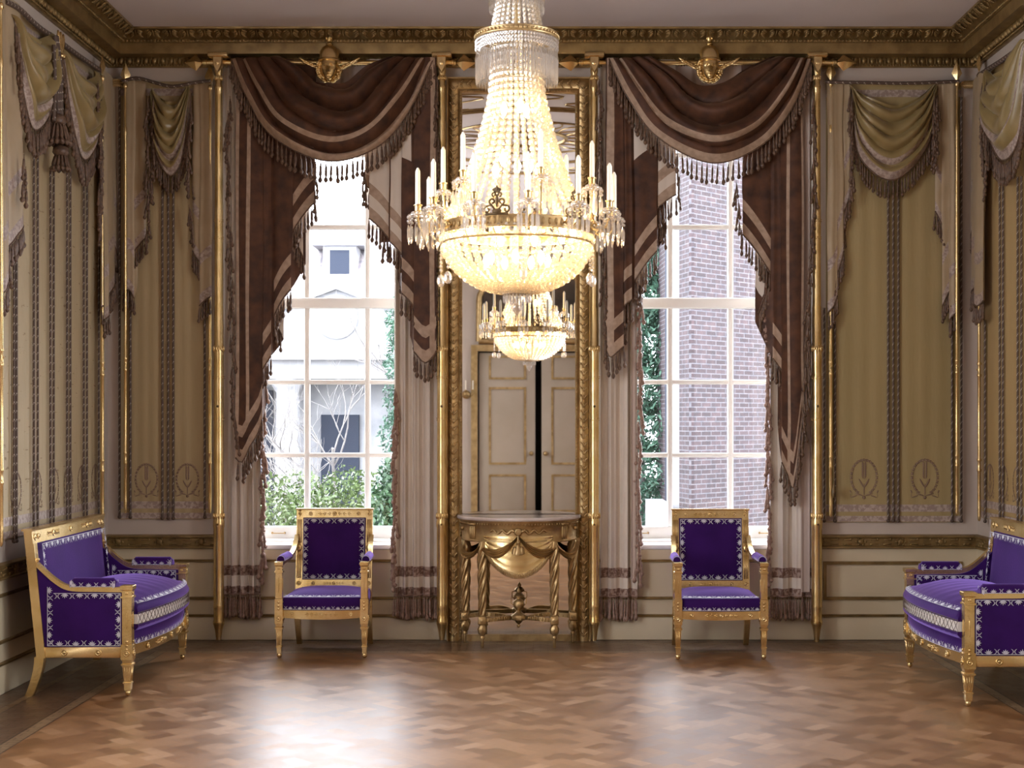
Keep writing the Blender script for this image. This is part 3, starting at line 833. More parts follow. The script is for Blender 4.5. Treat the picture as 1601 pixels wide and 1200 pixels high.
# ================================================================== DRAPERY
UP = Vector((0, 0, 1))
def swag_mesh(W, top, bot, d0, belly, nf, fa, bands, nu=44, nv=46, seed=1, trimw=None):
    """top/bot: pixel polylines with the same number of points. bands: [(v0, v1, material index)]"""
    R = random.Random(seed); ph = [R.uniform(0, 6.28) for _ in range(6)]
    T = cr([W.hit(x, y, d0) for x, y in top], nu); B = cr([W.hit(x, y, d0) for x, y in bot], nu)
    vs_ = sorted(set([i / (nv - 1) for i in range(nv)] + [b_[0] for b_ in bands] + [b_[1] for b_ in bands]))
    rows = []; 
    for v in vs_:
        row = []
        for i in range(nu):
            u = i / (nu - 1); e = math.sin(PI * u) ** .6
            vv = v + .035 * math.sin(5 * u + ph[0]) * math.sin(PI * v) + .02 * math.sin(11 * u + ph[1]) * math.sin(PI * v)
            q = abs(math.sin(PI * nf * vv + .8 * math.sin(3.1 * u + ph[2])))
            damp = min(1, (1 - v) * 7 + .15)
            fold = fa * (q ** .7 - .5) * (.45 + .55 * e) * damp
            # soft crossing creases
            fold += fa * .65 * math.sin(9 * vv + 7 * (u - .5) + ph[3]) * math.sin(6 * vv - 9 * (u - .5) + ph[4]) * e * damp
            a = T[i][0] + (B[i][0] - T[i][0]) * v; z = T[i][1] + (B[i][1] - T[i][1]) * v
            dd = d0 + belly * e * math.sin(PI * min(1, v * .85 + .08)) + fold
            row.append(W.pt(a, z, max(dd, .015)))
        rows.append(row)
    mb = MB()
    def mf(i, j):
        vm = (vs_[i] + vs_[i + 1]) / 2
        for b0, b1, mi in bands:
            if b0 <= vm <= b1: return mi
        return 0
    mb.grid(rows, mf)
    return mb, [Vector(p) for p in rows[-1]]
def casc_mesh(W, tiers, topy, d0, lip=.028, offs=((.0, 1), (.085, 0), (.16, 1), (.235, 0)), nv=22, colm=None, ripple=.008, seed=1, back=3):
    """tiers: front faces from inner to outer, each ((x0,y0),(x1,y1)) in pixels; returns the mesh and the front edges"""
    R = random.Random(seed)
    plan = []   # (a, b, d, kind, tier, frac)
    nT = len(tiers)
    for t, seg in enumerate(tiers):
        k = len(seg) - 1; df = d0 + lip * t * .55
        pts = cr([W.hit(x, y, df) for x, y in seg], 9) if k > 1 else [tuple(W.hit(seg[0][0], seg[0][1], df)[c] + (W.hit(seg[1][0], seg[1][1], df)[c] - W.hit(seg[0][0], seg[0][1], df)[c]) * i / 8 for c in (0, 1)) for i in range(9)]
        for i, (a, z) in enumerate(pts):
            f = i / 8
            plan.append((a, z, df + ripple * math.sin(PI * f) + .004 * math.sin(9 * f + t), 0, t, f))
        if t < nT - 1:
            a0, z0 = pts[-1]; a1, z1 = W.hit(tiers[t + 1][0][0], tiers[t + 1][0][1], d0 + lip * (t + 1) * .55)
            w = abs(pts[0][0] - a0); sgn = 1 if pts[0][0] > a0 else -1
            am = a0 + sgn * w * .55; zm = z0 + (z1 - z0) * .55
            for i in range(1, 5):
                f = i / 5; plan.append((a0 + (am - a0) * f, z0 + (zm - z0) * f, df - lip * .8 * math.sin(PI * .5 * f), 1, t, f))
            for i in range(0, 5):
                f = i / 5; plan.append((am + (a1 - am) * f, zm + (z1 - zm) * f, df - lip * .8 + lip * 1.3 * f * f * .8, 2, t, f))
    ztop = W.hit(tiers[0][0][0], topy, d0)[1]
    rows = []
    lv = [o[0] for o in offs]
    nrest = nv
    def colh(p, q):
        a, z, d = p[0], p[1], p[2]
        return q
    rws = []
    for li in range(len(lv)):
        rws.append([W.pt(p[0], p[1] + lv[li], p[2]) for p in plan])
    last = lv[-1]
    for i in range(1, nrest + 1):
        f = i / nrest
        rws.append([W.pt(p[0] + .004 * math.sin(7 * f + p[0] * 30), p[1] + last + (ztop - p[1] - last) * f, max(.015, p[2] * (1 - .25 * f) )) for p in plan])
    mb = MB()
    nO = len(offs)
    def mf(i, j):
        kd, t, fr = plan[j][3], plan[j][4], plan[j][5]
        if kd: return 2 if kd == 1 else 0
        m_ = offs[i][1] if i < nO else 0
        if colm and t in colm:
            for f0, f1, mi, zlim in colm[t]:
                if f0 <= fr + .06 < f1 and i >= zlim: return mi
        if colm and t in colm.get('cream', ()) and m_ == 0: return 2
        return m_
    mb.grid(rws, mf)
    edges = []
    for t in range(nT):
        edges.append([Vector(W.pt(p[0], p[1], p[2])) for p in plan if p[3] == 0 and p[4] == t])
        bk = [Vector(W.pt(p[0], p[1], p[2])) for p in plan if p[3] in (1,) and p[4] == t]
        if bk: edges.append(bk)
    return mb, edges
def vfringe(mb, W, pts, L=.12, step=.045, fat=1.0, d=None, spread=.012):
    """tassels along a near-vertical edge, overlapping"""
    for p in resample(pts, step):
        drop(mb, p + W.along() * random.uniform(-spread, spread) + W.out() * random.uniform(0, .012), L * random.uniform(.85, 1.1), fat, (W.along().x * random.uniform(-.16, .16), W.along().y * random.uniform(-.16, .16), 0))
def PX(W, pts, d): return [Vector(W.P(x, y, d)) for x, y in pts]

# ---------------------------------------------------------------- brown velvet dress of the two windows
def brown_swag(label, top, bot, seed, xoff=0):
    mb, edge = swag_mesh(BK, top, bot, .14, .15, 3.6, .085, [(.0, .01, 0), (.71, .775, 1), (.905, 1.0, 1)], seed=seed, nu=60, nv=60)
    c = edge[len(edge) // 2]
    t = thing('swag_valance', label, 'curtain', (c.x, -.13, c.z), group='brown velvet swags over the windows')
    mb.build('draped_velvet', ['velvet', 'tan'], t)
    f = MB(); fringe(f, edge, .037, .155, .95, .08); f.build('tassel_fringe', 'fringe', t)
    return t
brown_swag('brown velvet swag with tan band and tassels draped over the left window',
           [(437, 88), (470, 108), (495, 128), (516, 133), (540, 130), (572, 106), (612, 88)],
           [(362, 92), (385, 150), (428, 215), (512, 253), (590, 232), (640, 175), (678, 92)], 3)
brown_swag('brown velvet swag with tan band and tassels draped over the right window',
           [(1018, 88), (1050, 108), (1080, 130), (1105, 135), (1130, 131), (1165, 108), (1210, 88)],
           [(952, 92), (982, 155), (1028, 216), (1112, 256), (1190, 228), (1240, 165), (1268, 92)], 8)
def brown_cascade(label, tiers, outer, colm, inner_v, d0=.105, seed=1, cream=None, topy=92, nm='cascade_curtain', slots=('velvet', 'tan', 'cream')):
    mb, edges = casc_mesh(BK, tiers, topy, d0, offs=((0, 1), (.085, 0), (.17, 1), (.25, 0)), colm=colm, seed=seed, lip=.04)
    a, z = BK.hit(tiers[-1][-1][0], tiers[-1][-1][1], d0)
    t = thing('cascade_curtain', label, 'curtain', (a, -d0, z), group='brown velvet cascades beside the windows')
    mb.build('pleated_velvet', list(slots), t)
    f = MB()
    for e in edges: f = MB(); fringe(f, e, .036, .15, .85, .08); f.build('tassel_fringe', 'fringe', t)
    if outer: g = MB(); vfringe(g, BK, PX(BK, outer, d0 + .06), .14, .05, .9); g.build('edge_fringe', 'fringe', t)
    if inner_v: g = MB(); vfringe(g, BK, PX(BK, inner_v, d0 + .05), .13, .045, .9); g.build('edge_fringe', 'fringe', t)
    return t
vert = {3: [(0, .22, 0, 5), (.22, .45, 1, 3), (.62, .80, 1, 0), (.80, .98, 0, 3), (.98, 2, 1, 0)]}
brown_cascade('long brown velvet cascade hanging down the left side of the left window',
              [((493, 316), (475, 335), (457, 362)), ((455, 452), (442, 468), (427, 497)), ((424, 556), (414, 572), (405, 592)), ((410, 655), (404, 676), (390, 700), (379, 722), (368, 715))],
              [(358, 150), (356, 300), (362, 450), (365, 600), (370, 690)], {3: [(.50, .66, 1, 3), (.86, 2, 1, 0)]}, [(494, 262), (495, 320)])
brown_cascade('brown velvet cascade with cream folds hanging down the right side of the left window',
              [((571, 291), (585, 298), (601, 313)), ((577, 341), (594, 356), (610, 376)), ((610, 378), (622, 390), (634, 407)), ((628, 458), (642, 472), (656, 493)), ((647, 549), (664, 567), (678, 556), (682, 548))],
              [(683, 120), (684, 250), (681, 400), (678, 500), (676, 545)],
              {4: [(.45, .8, 1, 0)], 3: [(-1, .5, 2, 14)], 'cream': (0, 1, 2)}, [(570, 262), (568, 300)])
brown_cascade('brown velvet cascade with cream folds hanging down the left side of the right window',
              [((1057, 304), (1044, 312), (1026, 327)), ((1027, 392), (1010, 412), (992, 439)), ((988, 468), (980, 474), (972, 483)), ((975, 541), (966, 549), (954, 558), (947, 545))],
              [(938, 120), (936, 250), (943, 400), (947, 500), (948, 550)],
              {3: [(.55, .85, 1, 0)], 1: [(-1, 2, 2, 13)], 'cream': (0,)}, [(1062, 262), (1060, 310)])
brown_cascade('longest brown velvet cascade hanging down the right side of the right window',
              [((1161, 366), (1184, 395), (1207, 432)), ((1208, 560), (1217, 572), (1228, 590)), ((1222, 722), (1231, 742), (1240, 763), (1249, 700), (1257, 640))],
              [(1273, 150), (1272, 300), (1264, 450), (1260, 600), (1252, 690)],
              {2: [(.25, .42, 1, 0), (.7, .86, 0, 3), (.86, 2, 1, 0)]}, [(1148, 282), (1154, 330), (1160, 370)])

# long pale under-curtains
def pleat_panel(W, x0, x1, y0, y1, d0, npl, amp, bands, nv=30, lean=0, seed=0, skew=0):
    """hanging panel with rounded pleats. bands: [(z offset from the bottom, z offset, material)]"""
    R = random.Random(seed)
    a0, z1 = W.hit(x0, y1, d0); a1, _ = W.hit(x1, y1, d0); zt = W.hit(x0, y0, d0)[1]
    nu = npl * 10 + 1; ph = R.uniform(0, 6)
    zs = sorted(set([z1 + (zt - z1) * i / nv for i in range(nv + 1)] + [z1 + b_[0] for b_ in bands] + [z1 + b_[1] for b_ in bands]))
    rows = []
    for z in zs:
        row = []; f = (z - z1) / (zt - z1)
        for i in range(nu):
            u = i / (nu - 1); th = 2 * PI * npl * (u + .02 * math.sin(5 * u + ph))
            a = a0 + (a1 - a0) * (u + .25 / nu * math.sin(2 * th)) + lean * f
            row.append(W.pt(a, z, max(.012, d0 + amp * math.cos(th) * (1 - .2 * f) + amp * .4 * math.sin(2.3 * th + ph))))
        rows.append(row)
    def mf(i, j):
        zc = (zs[i] + zs[i + 1]) / 2 - z1
        for b0, b1, mi in bands:
            if b0 <= zc <= b1: return mi
        return 0
    mb = MB(); mb.grid(rows, mf)
    return mb, [Vector(p) for p in rows[0]]
def under_curtain(label, x0, x1, ybot, npl, inner, seed, m='cream', extra=None):
    mb, edge = pleat_panel(BK, x0, x1, 105, ybot, .062, npl, .024, [(0, .055, 1), (.13, .20, 1)], seed=seed)
    t = thing('side_curtain', label, 'curtain', tuple(BK.P((x0 + x1) / 2, ybot, .045)), group='pale side curtains under the cascades')
    mb.build('pleated_cloth', [m, 'band2'], t)
    f = MB(); fringe(f, edge, .020, .165, .75, .10); f.build('tassel_fringe', 'fringe2', t)
    if inner:
        g = MB(); vfringe(g, BK, PX(BK, inner, .075), .14, .032, 1.1, spread=.014); g.build('edge_fringe', 'fringe2', t)
    if extra:
        e, _ = pleat_panel(BK, extra[0], extra[1], 105, extra[2], .085, 1, .004, [], seed=2); e.build('lining_strip', 'rosecream', t)
    return t
under_curtain('cream side curtain with brown bands, left of the left window', 351, 409, 928, 4, [(415, 500), (412, 640), (411, 760), (411, 890)], 1)
under_curtain('cream side curtain with brown bands, right of the left window', 617, 686, 930, 4, [(618, 600), (617, 760), (616, 850), (615, 900)], 2)
under_curtain('cream side curtain with brown bands, left of the right window', 938, 996, 932, 3, [(1000, 440), (1000, 600), (999, 740), (998, 890)], 3, extra=(986, 994, 905))
under_curtain('cream side curtain with brown bands, right of the right window', 1203, 1270, 932, 3, [(1199, 470), (1201, 640), (1202, 760), (1203, 890)], 4, extra=(1252, 1266, 925))
# pale valance cloth behind the gilt heads
for nm_, x0, x1, wl in (('l', 356, 678, 'left'), ('r', 942, 1266, 'right')):
    mb, _ = pleat_panel(BK, x0, x1, 100, 150, .035, 12, .008, [], nv=4, seed=5)
    o = mb.build('pelmet_cloth', 'rosecream'); tag(o, 'strip of pale cloth behind the gilt head over the %s window' % wl, 'curtain', 'pale cloth strips behind the swags')

# ================================================================== SILK HANGINGS ON THE WALLS
def rope(mb, pts, r=.010, pitch=.05, seg=8):
    """twisted two-tone cord: the light strand winds round by material"""
    ps = [Vector(p) for p in resample(pts, pitch / 6)]
    if len(ps) < 2: return
    mb.tube(ps, r, seg, mfun=lambda i, j: 1 if ((2 * j - 2 * i * seg // 6) % (2 * seg)) in (0, 1) else 0)
def leafmotif(mb, W, ca, cz, s, d=.0165):
    """woven wheat-ear in a wreath, thin relief on the silk"""
    al, up, ot = W.along(), UP, W.out()
    c = Vector(W.pt(ca, cz, d))
    def lf(x, z, L, w, ang):
        ax = al * math.sin(ang) + up * math.cos(ang); B = al * math.cos(ang) - up * math.sin(ang)
        p = c + al * x * s + up * z * s * 1.35
        mb.ell(p, (w * s, .0015, L * s), 6, 4, 0, (B, ot, ax))
    for k in range(22):
        a = -2.6 + 5.2 * k / 21
        for io in (-1, 1): lf(.9 * math.sin(a), .15 + .9 * math.cos(a), .15, .05, a + PI / 2 + io * .6)
    for z in [i / 9 for i in range(10)]:
        for sg in (-1, 1): lf(sg * .09, .15 + z * .75, .13, .04, sg * .5)
    for sg in (-1, 1):
        lf(sg * .2, -.15, .35, .06, sg * .5); lf(sg * .35, -.75, .30, .05, sg * 1.3); lf(sg * .7, -.85, .25, .04, sg * 1.9); lf(sg * .95, -.6, .12, .05, sg * .4); lf(sg * .95, -.8, .14, .02, 0)
    lf(0, -.5, .45, .04, 0); lf(0, -.9, .12, .12, 0)
def hanging(W, name, label, silk, a0, a1, z0, z1, d=.012, motifs=(), bands=True, toprow=True):
    """flat silk cloth with woven bands along the bottom"""
    t = thing(name, label, 'wall hanging', W.pt((a0 + a1) / 2, z0, 0))
    mb = MB(); n = 14; rows = []
    for z in (z0, z1):
        rows.append([W.pt(a0 + (a1 - a0) * i / (n * 3), z, d + .002 * math.sin(i * 1.3)) for i in range(n * 3 + 1)])
    mb.grid(rows)
    b0 = [W.pt(a, z, dd) for dd in (0.002, d - .004) for a, z in ((a0, z0), (a1, z0), (a1, z1), (a0, z1))]
    mb.hexa(b0)
    mb.build('silk_cloth', silk, t)
    if bands:
        H_ = z1 - z0
        for u, v in ((.005, .045), (.075, .125), (H_ - .10, H_ - .05)):
            b = MB(); b.hexa([W.pt(a, z, dd) for dd in (d, d + .004) for a, z in ((a0, z0 + u), (a1, z0 + u), (a1, z0 + v), (a0, z0 + v))])
            b.build('woven_band', 'pinkband', t)
    if motifs:
        for a, z, s in motifs: b = MB(); leafmotif(b, W, a, z, s, d + .004); b.build('woven_wreath', MOT, t)
    return t
M['motif'] = mat('rose_woven_motif', (.24, .15, .10), (.30, .20, .14), .6)
MOT = 'motif'
def cords(W, label, xs_px, ytop, ybot, d=.028, r=.0080, grp=None, zt=None, zb=None):
    """a bundle of vertical twisted cords: one object, each with small knots at the foot"""
    a0, zb_ = W.hit(sum(xs_px) / len(xs_px), ybot, d)
    t = thing('twisted_cord', label, 'cord', W.pt(a0, zb if zb is not None else zb_, d), group=grp)
    for x in xs_px:
        a, z0 = W.hit(x, ybot, d); z1 = W.hit(x, ytop, d)[1]
        if zt is not None: z1 = zt
        if zb is not None: z0 = zb
        mb = MB(); rope(mb, [W.pt(a, z0, d), W.pt(a, z1, d)], r); mb.ell(W.pt(a, z0 - .008, d), (r * 1.7, r * 1.7, r * 1.7), 8, 5)
        mb.build('cord_strand', ['ropedark', 'ropelight'], t)
    return t

# slim spear poles
def spear_pole(W, label, px, ytip, ybot, d=.05, r=.0125, zb=None, m='gold'):
    a, z0 = W.hit(px, ybot, d); z1 = W.hit(px, ytip, d)[1]
    if zb: z0 = zb
    t = thing('spear_pole', label, 'pole', W.pt(a, z0, d), group='slim gilt spear poles at the hangings')
    p = W.pt(a, 0, d); L = z1 - z0 - .14
    mb = MB(); pr = [(.004, 0), (r * .8, .01), (r, .03), (r * 1.05, .10)]
    for h in (.35, .42, 1.0, 1.08): pr += [(r, h - .012), (r * 1.25, h - .006), (r * 1.25, h + .006), (r, h + .012)]
    pr += [(r * .95, 1.4), (r * .7, L - .35), (r * .95, L - .33), (r * .95, L - .29), (r * .6, L - .28), (r * .55, L)]
    mb.lathe(pr, (p[0], p[1], z0), 10); mb.build('shaft', m, t)
    h = MB(); zz = z0 + L
    al, ot = W.along(), W.out()
    h.lathe([(r * .6, -.02), (r * 1.2, -.01), (r * 1.2, .01), (r * .8, .02)], (p[0], p[1], zz), 10)
    c = Vector((p[0], p[1], zz + .02))
    q = [c, c + al * .037 + UP * .055, c + ot * .022 + UP * .055, c - al * .037 + UP * .055, c - ot * .022 + UP * .055, c + UP * .145]
    h.add([tuple(v) for v in q], [(0, 1, 2), (0, 2, 3), (0, 3, 4), (0, 4, 1), (5, 2, 1), (5, 3, 2), (5, 4, 3), (5, 1, 4)])
    h.build('spearhead', m, t)
    k = MB(); k.ell(W.pt(a, z0 + 1.04, d + r), (.008, .008, .008), 8, 5); k.build('bolt', 'antique', t)
    return t

def silk_swag(W, label, top, bot, d0, seed, ffat=1.0, fL=.14, grp='gold silk swags on the hangings', nf=4.5, fs=.028):
    mb, edge = swag_mesh(W, top, bot, d0, .07, nf, .045, [(.72, .80, 1), (.90, 1.0, 1)], seed=seed, nu=40, nv=50)
    c = edge[len(edge) // 2]
    t = thing('silk_swag', label, 'curtain', tuple(c), group=grp)
    mb.build('draped_silk', ['satin', 'pinkband'], t)
    f = MB(); fringe(f, edge, min(fs, .03), fL, .78, .06); f.build('tassel_fringe', 'fringe', t)
    return t
def silk_cascade(W, label, tiers, topy, vfr, d0=.045, colm=None, fL=.13, grp='beige silk cascades on the hangings', fr_d=.05):
    mb, edges = casc_mesh(W, tiers, topy, d0, offs=((0, 1), (.075, 0), (.28, 1), (.36, 0)), colm=colm, lip=.025, ripple=.012)
    a, z = W.hit(tiers[-1][-1][0], tiers[-1][-1][1], d0)
    t = thing('silk_cascade', label, 'curtain', W.pt(a, z, d0), group=grp)
    mb.build('pleated_silk', ['sateen', 'pinkband', 'rosecream'], t)
    f = MB()
    for e in edges: f = MB(); fringe(f, e, .026, fL, .85, .08); f.build('tassel_fringe', 'fringe', t)
    for v in vfr: g = MB(); vfringe(g, W, PX(W, v, d0 + fr_d), fL, .035, .95); g.build('edge_fringe', 'fringe', t)
    return t
def top_cord(W, label, pts, d, r=.012):
    mb = MB(); rope(mb, [Vector(W.pt(a, z, d)) for a, z in cr([W.hit(x, y, d) for x, y in pts], 24)], r)
    o = mb.build('horizontal_cord', ['ropedark', 'ropelight']); return tag(o, label, 'cord', 'cords along the tops of the hangings')

# --- narrow hanging on the back wall, left of the left window
a0, zb = BK.hit(188, 811); a1, zt = BK.hit(331, 128)
ms = [(BK.hit(230, 760)[0], BK.hit(230, 752)[1], .085), (BK.hit(294, 760)[0], BK.hit(294, 752)[1], .085)]
hanging(BK, 'silk_hanging', 'narrow beige silk wall hanging with wheat wreaths, left of the left window', 'silk', a0, a1, zb, zt, motifs=ms)
cords(BK, 'three twisted cords down the middle of the narrow left hanging', [254, 263, 271], 270, 808)
cords(BK, 'twisted cord on the left edge of the narrow left hanging', [187], 135, 806)
cords(BK, 'twisted cord just right of the slim pole on the narrow left hanging', [204], 300, 806)
cords(BK, 'twisted cord on the right edge of the narrow left hanging', [320], 300, 806)
spear_pole(BK, 'slim gilt spear pole at the left edge of the narrow left hanging', 196, 103, 802, .075)
spear_pole(BK, 'slim gilt spear pole half hidden behind the leftmost thick post', 328, 106, 802, .05)
silk_swag(BK, 'small olive gold silk swag on the narrow hanging left of the left window',
          [(238, 137), (248, 150), (265, 160), (280, 155), (294, 133)], [(234, 150), (243, 235), (267, 275), (288, 240), (299, 145)], .05, 4, nf=5.5)
silk_cascade(BK, 'beige silk cascade left of the small swag on the narrow left hanging',
             [((228, 372), (214, 388), (197, 410)), ((210, 466), (202, 452), (192, 462))], 126, [[(229, 150), (231, 250), (233, 330), (228, 372)], [(238, 150), (240, 200), (236, 300)]])
silk_cascade(BK, 'beige silk cascade right of the small swag on the narrow left hanging',
             [((301, 392), (312, 408), (329, 430)), ((312, 478), (320, 470), (331, 462))], 126, [[(297, 170), (294, 240), (298, 290)], [(296, 320), (300, 360)]])
top_cord(BK, 'twisted cord looped along the top of the narrow left hanging', [(192, 127), (215, 122), (245, 130), (270, 135), (300, 130), (331, 126)], .09)

# --- wide hanging right of the right window
a0, zb = BK.hit(1291, 816); a1, zt = BK.hit(1502, 130)
ms = [(BK.hit(1350, 760)[0], BK.hit(1350, 750)[1], .10), (BK.hit(1445, 760)[0], BK.hit(1445, 750)[1], .10)]
hanging(BK, 'silk_hanging', 'wide olive gold silk wall hanging right of the right window', 'silk2', a0, a1, zb, zt, motifs=ms)
cords(BK, 'three twisted cords down the middle of the wide right hanging', [1388.5, 1396.5, 1404.5], 275, 812)
cords(BK, 'twisted cord at the far left edge of the wide right hanging', [1288.5], 480, 812)
cords(BK, 'twisted cord beside the left slim pole of the wide right hanging', [1305.5], 500, 812)
cords(BK, 'twisted cord left of the right slim pole on the wide right hanging', [1488.5], 480, 812)
cords(BK, 'twisted cord at the far right edge of the wide right hanging', [1503], 150, 812)
spear_pole(BK, 'slim gilt spear pole at the left edge of the wide right hanging', 1299, 100, 808, .06)
spear_pole(BK, 'slim gilt spear pole at the right edge of the wide right hanging', 1496, 100, 806, .085)
silk_swag(BK, 'wide olive silk swag on the hanging right of the right window',
          [(1328, 133), (1352, 150), (1392, 166), (1432, 155), (1462, 130)], [(1333, 140), (1340, 238), (1394, 282), (1450, 228), (1466, 138)], .05, 6, fs=.034, nf=5.2)
silk_cascade(BK, 'beige silk cascade at the left of the wide right hanging',
             [((1330, 303), (1324, 318), (1317, 336)), ((1319, 392), (1311, 420), (1297, 448)), ((1309, 462), (1303, 478), (1294, 488))], 130,
             [[(1329, 145), (1332, 220), (1333, 260), (1331, 300)]])
silk_cascade(BK, 'beige silk cascade at the right of the wide right hanging',
             [((1462, 330), (1478, 365), (1499, 398)), ((1473, 478), (1484, 455), (1498, 448)), ((1484, 500), (1490, 492), (1497, 488))], 126,
             [[(1462, 145), (1459, 200), (1460, 250)], [(1465, 150), (1463, 220), (1461, 245)]])
top_cord(BK, 'straight twisted cord along the top of the wide right hanging', [(1290, 128), (1350, 129), (1420, 130), (1500, 127)], .09)
mb = MB(); mb.lathe([(.003, 0), (.012, .01), (.016, .04), (.010, .07), (.003, .10), (.003, .3)], BK.P(1304, 778, .10), 12)
o = mb.build('cord_weight', 'darkgilt'); tag(o, 'small dark acorn-shaped cord weight by the slim pole right of the window', 'weight')

# --- side wall hangings
def side_hanging(W, label, silk, a0, a1, z0, z1, ms):
    return hanging(W, 'silk_hanging', label, silk, a0, a1, z0, z1, motifs=ms)
zb, zt = .868, 3.91
side_hanging(LF, 'wide beige silk wall hanging with worn marks on the left wall', 'silkworn', -2.0, -.12, zb, zt, [(-.32, 1.12, .085), (-.60, 1.12, .085), (-.86, 1.12, .085), (-1.12, 1.12, .085), (-1.42, 1.12, .085), (-1.75, 1.12, .085)])
for xs_, yt, lb in (((22, 26), 400, 'first pair of twisted cords from the left picture edge'), ((53, 59), 240, 'pair of twisted cords under the tassels of the near left wall swag'),
                    ((79, 84), 265, 'pair of twisted cords under the big tassel bunch on the left wall'), ((105, 110), 260, 'pair of twisted cords between big tassel bunch and far left wall swag'),
                    ((131, 136), 285, 'pair of twisted cords under the far left wall swag')):
    cords(LF, lb, list(xs_), yt, 0, .03, .0075, zb=.86)
cords(LF, 'single twisted cord at the far edge of the left wall hanging', [154.5], 380, 0, .03, .0075, zb=.86)
silk_swag(LF, 'near olive silk swag on the left wall hanging',
          [(18, 22), (38, 48), (60, 66), (70, 58), (78, 50)], [(24, 30), (33, 150), (50, 203), (74, 165), (87, 58)], .06, 12, fs=.05, fL=.17)
silk_swag(LF, 'far olive silk swag beside the tassel bunch on the left wall hanging',
          [(97, 76), (115, 108), (135, 125), (143, 121), (147, 110)], [(97, 82), (110, 195), (128, 250), (147, 205), (152, 115)], .06, 15, fs=.04, fL=.17)
silk_cascade(LF, 'near beige silk cascade at the left picture edge',
             [((36, 352), (26, 366), (9, 388)), ((12, 440), (8, 450), (3, 458))], 10, [[(36, 240), (37, 290)], [(28, 60), (33, 120)]], .06)
silk_cascade(LF, 'far beige silk cascade in the left corner',
             [((163, 330), (172, 368), (184, 405)), ((158, 480), (168, 460), (180, 440)), ((162, 500), (166, 495), (170, 490))], 110,
             [[(151, 125), (155, 200), (154, 300), (155, 360)], [(156, 140), (158, 230), (155, 330)]], .06)
top_cord(LF, 'thick twisted cord running along the top of the left wall hanging', [(8, 2), (30, 14), (60, 42), (90, 62), (120, 85), (160, 112)], .06, .016)
# big double tassel bunch
t = thing('rope_tassel', 'dark twisted rope ending in two big tassel skirts between the left wall swags', 'tassel', LF.P(92, 265, .12))
mb = MB()
for dx in (-3, 0, 3): rope(mb, PX(LF, [(87 + dx * .5, 56), (92 + dx, 110), (93 + dx, 180)], .11), .014)
rope(mb, PX(LF, [(84, 70), (86, 130), (84, 190)], .13), .012)
mb.build('rope', ['ropedark', 'ropelight'], t)
for (x, y0, y1, rr, nn) in ((91, 178, 226, .065, 14), (95, 226, 266, .05, 12)):
    a, z = LF.hit(x, y0, .12); a2, z2 = LF.hit(x, y1, .12); cpt = LF.pt(a, z, .12)
    f = MB(); f.lathe([(.02, .0), (.045, -.02), (.05, -.05), (.035, -.07)], cpt, 12)
    for k in range(nn):
        th = 2 * PI * k / nn; drop(f, (cpt[0] + rr * .5 * math.cos(th), cpt[1] + rr * .5 * math.sin(th), z - .04), z - z2 - .03, 1.1, (.25 * math.cos(th), .25 * math.sin(th), 0))
    f.build('tassel_skirt', 'fringe', t)
# gilt leaf clasp between the swags
t = thing('leaf_clasp', 'small gilt leaf clasp holding the cord between the left wall swags', 'clasp', LF.P(95, 78, .10))
mb = MB(); cpt = Vector(LF.P(95, 68, .10))
for k in (-1, 0, 1): mb.ell(cpt + LF.along() * .03 * k + UP * .0, (.02, .014, .075), 8, 6, 0, (LF.along(), LF.out(), (UP + LF.along() * .25 * k).normalized()))
mb.lathe([(.03, -.09), (.035, -.075), (.02, -.06)], tuple(cpt), 10); mb.build('leaves', 'gold', t)
spear_pole(LF, 'slim gilt spear pole at the far end of the left wall', 160, 90, 0, .075, zb=.85)
spear_pole(LF, 'slim gilt spear pole cut by the left picture edge', 1.5, -30, 0, .075, zb=.85)

side_hanging(RT, 'amber gold silk wall hanging on the right wall', 'silk3', -1.9, -.12, zb, zt, [(-.32, 1.12, .085), (-.60, 1.12, .085), (-.86, 1.12, .085)])
cords(RT, 'pair of twisted cords under the right wall swag', [1563, 1568], 275, 0, .03, .0075, zb=.86)
cords(RT, 'pair of twisted cords at the right picture edge', [1591, 1597], 275, 0, .03, .0075, zb=.86)
cords(RT, 'single twisted cord at the far edge of the right wall hanging', [1540], 500, 0, .03, .0075, zb=.86)
silk_swag(RT, 'olive silk swag on the right wall hanging',
          [(1545, 108), (1556, 118), (1568, 112), (1580, 92), (1598, 60)], [(1543, 112), (1548, 205), (1570, 250), (1596, 215), (1610, 68)], .06, 21, fs=.04, fL=.17)
silk_cascade(RT, 'beige silk cascade in the right corner',
             [((1538, 300), (1530, 335), (1518, 372)), ((1537, 432), (1530, 445), (1518, 458)), ((1538, 470), (1530, 478), (1522, 470))], 112,
             [[(1542, 125), (1541, 200), (1544, 240), (1541, 290)], [(1536, 130), (1536, 200), (1540, 260)]], .06)
top_cord(RT, 'thick twisted cord running along the top of the right wall hanging', [(1530, 118), (1548, 106), (1570, 92), (1606, 66)], .06, .016)
spear_pole(RT, 'slim gilt spear pole at the far end of the right wall', 1531, 86, 0, .06, zb=.85)
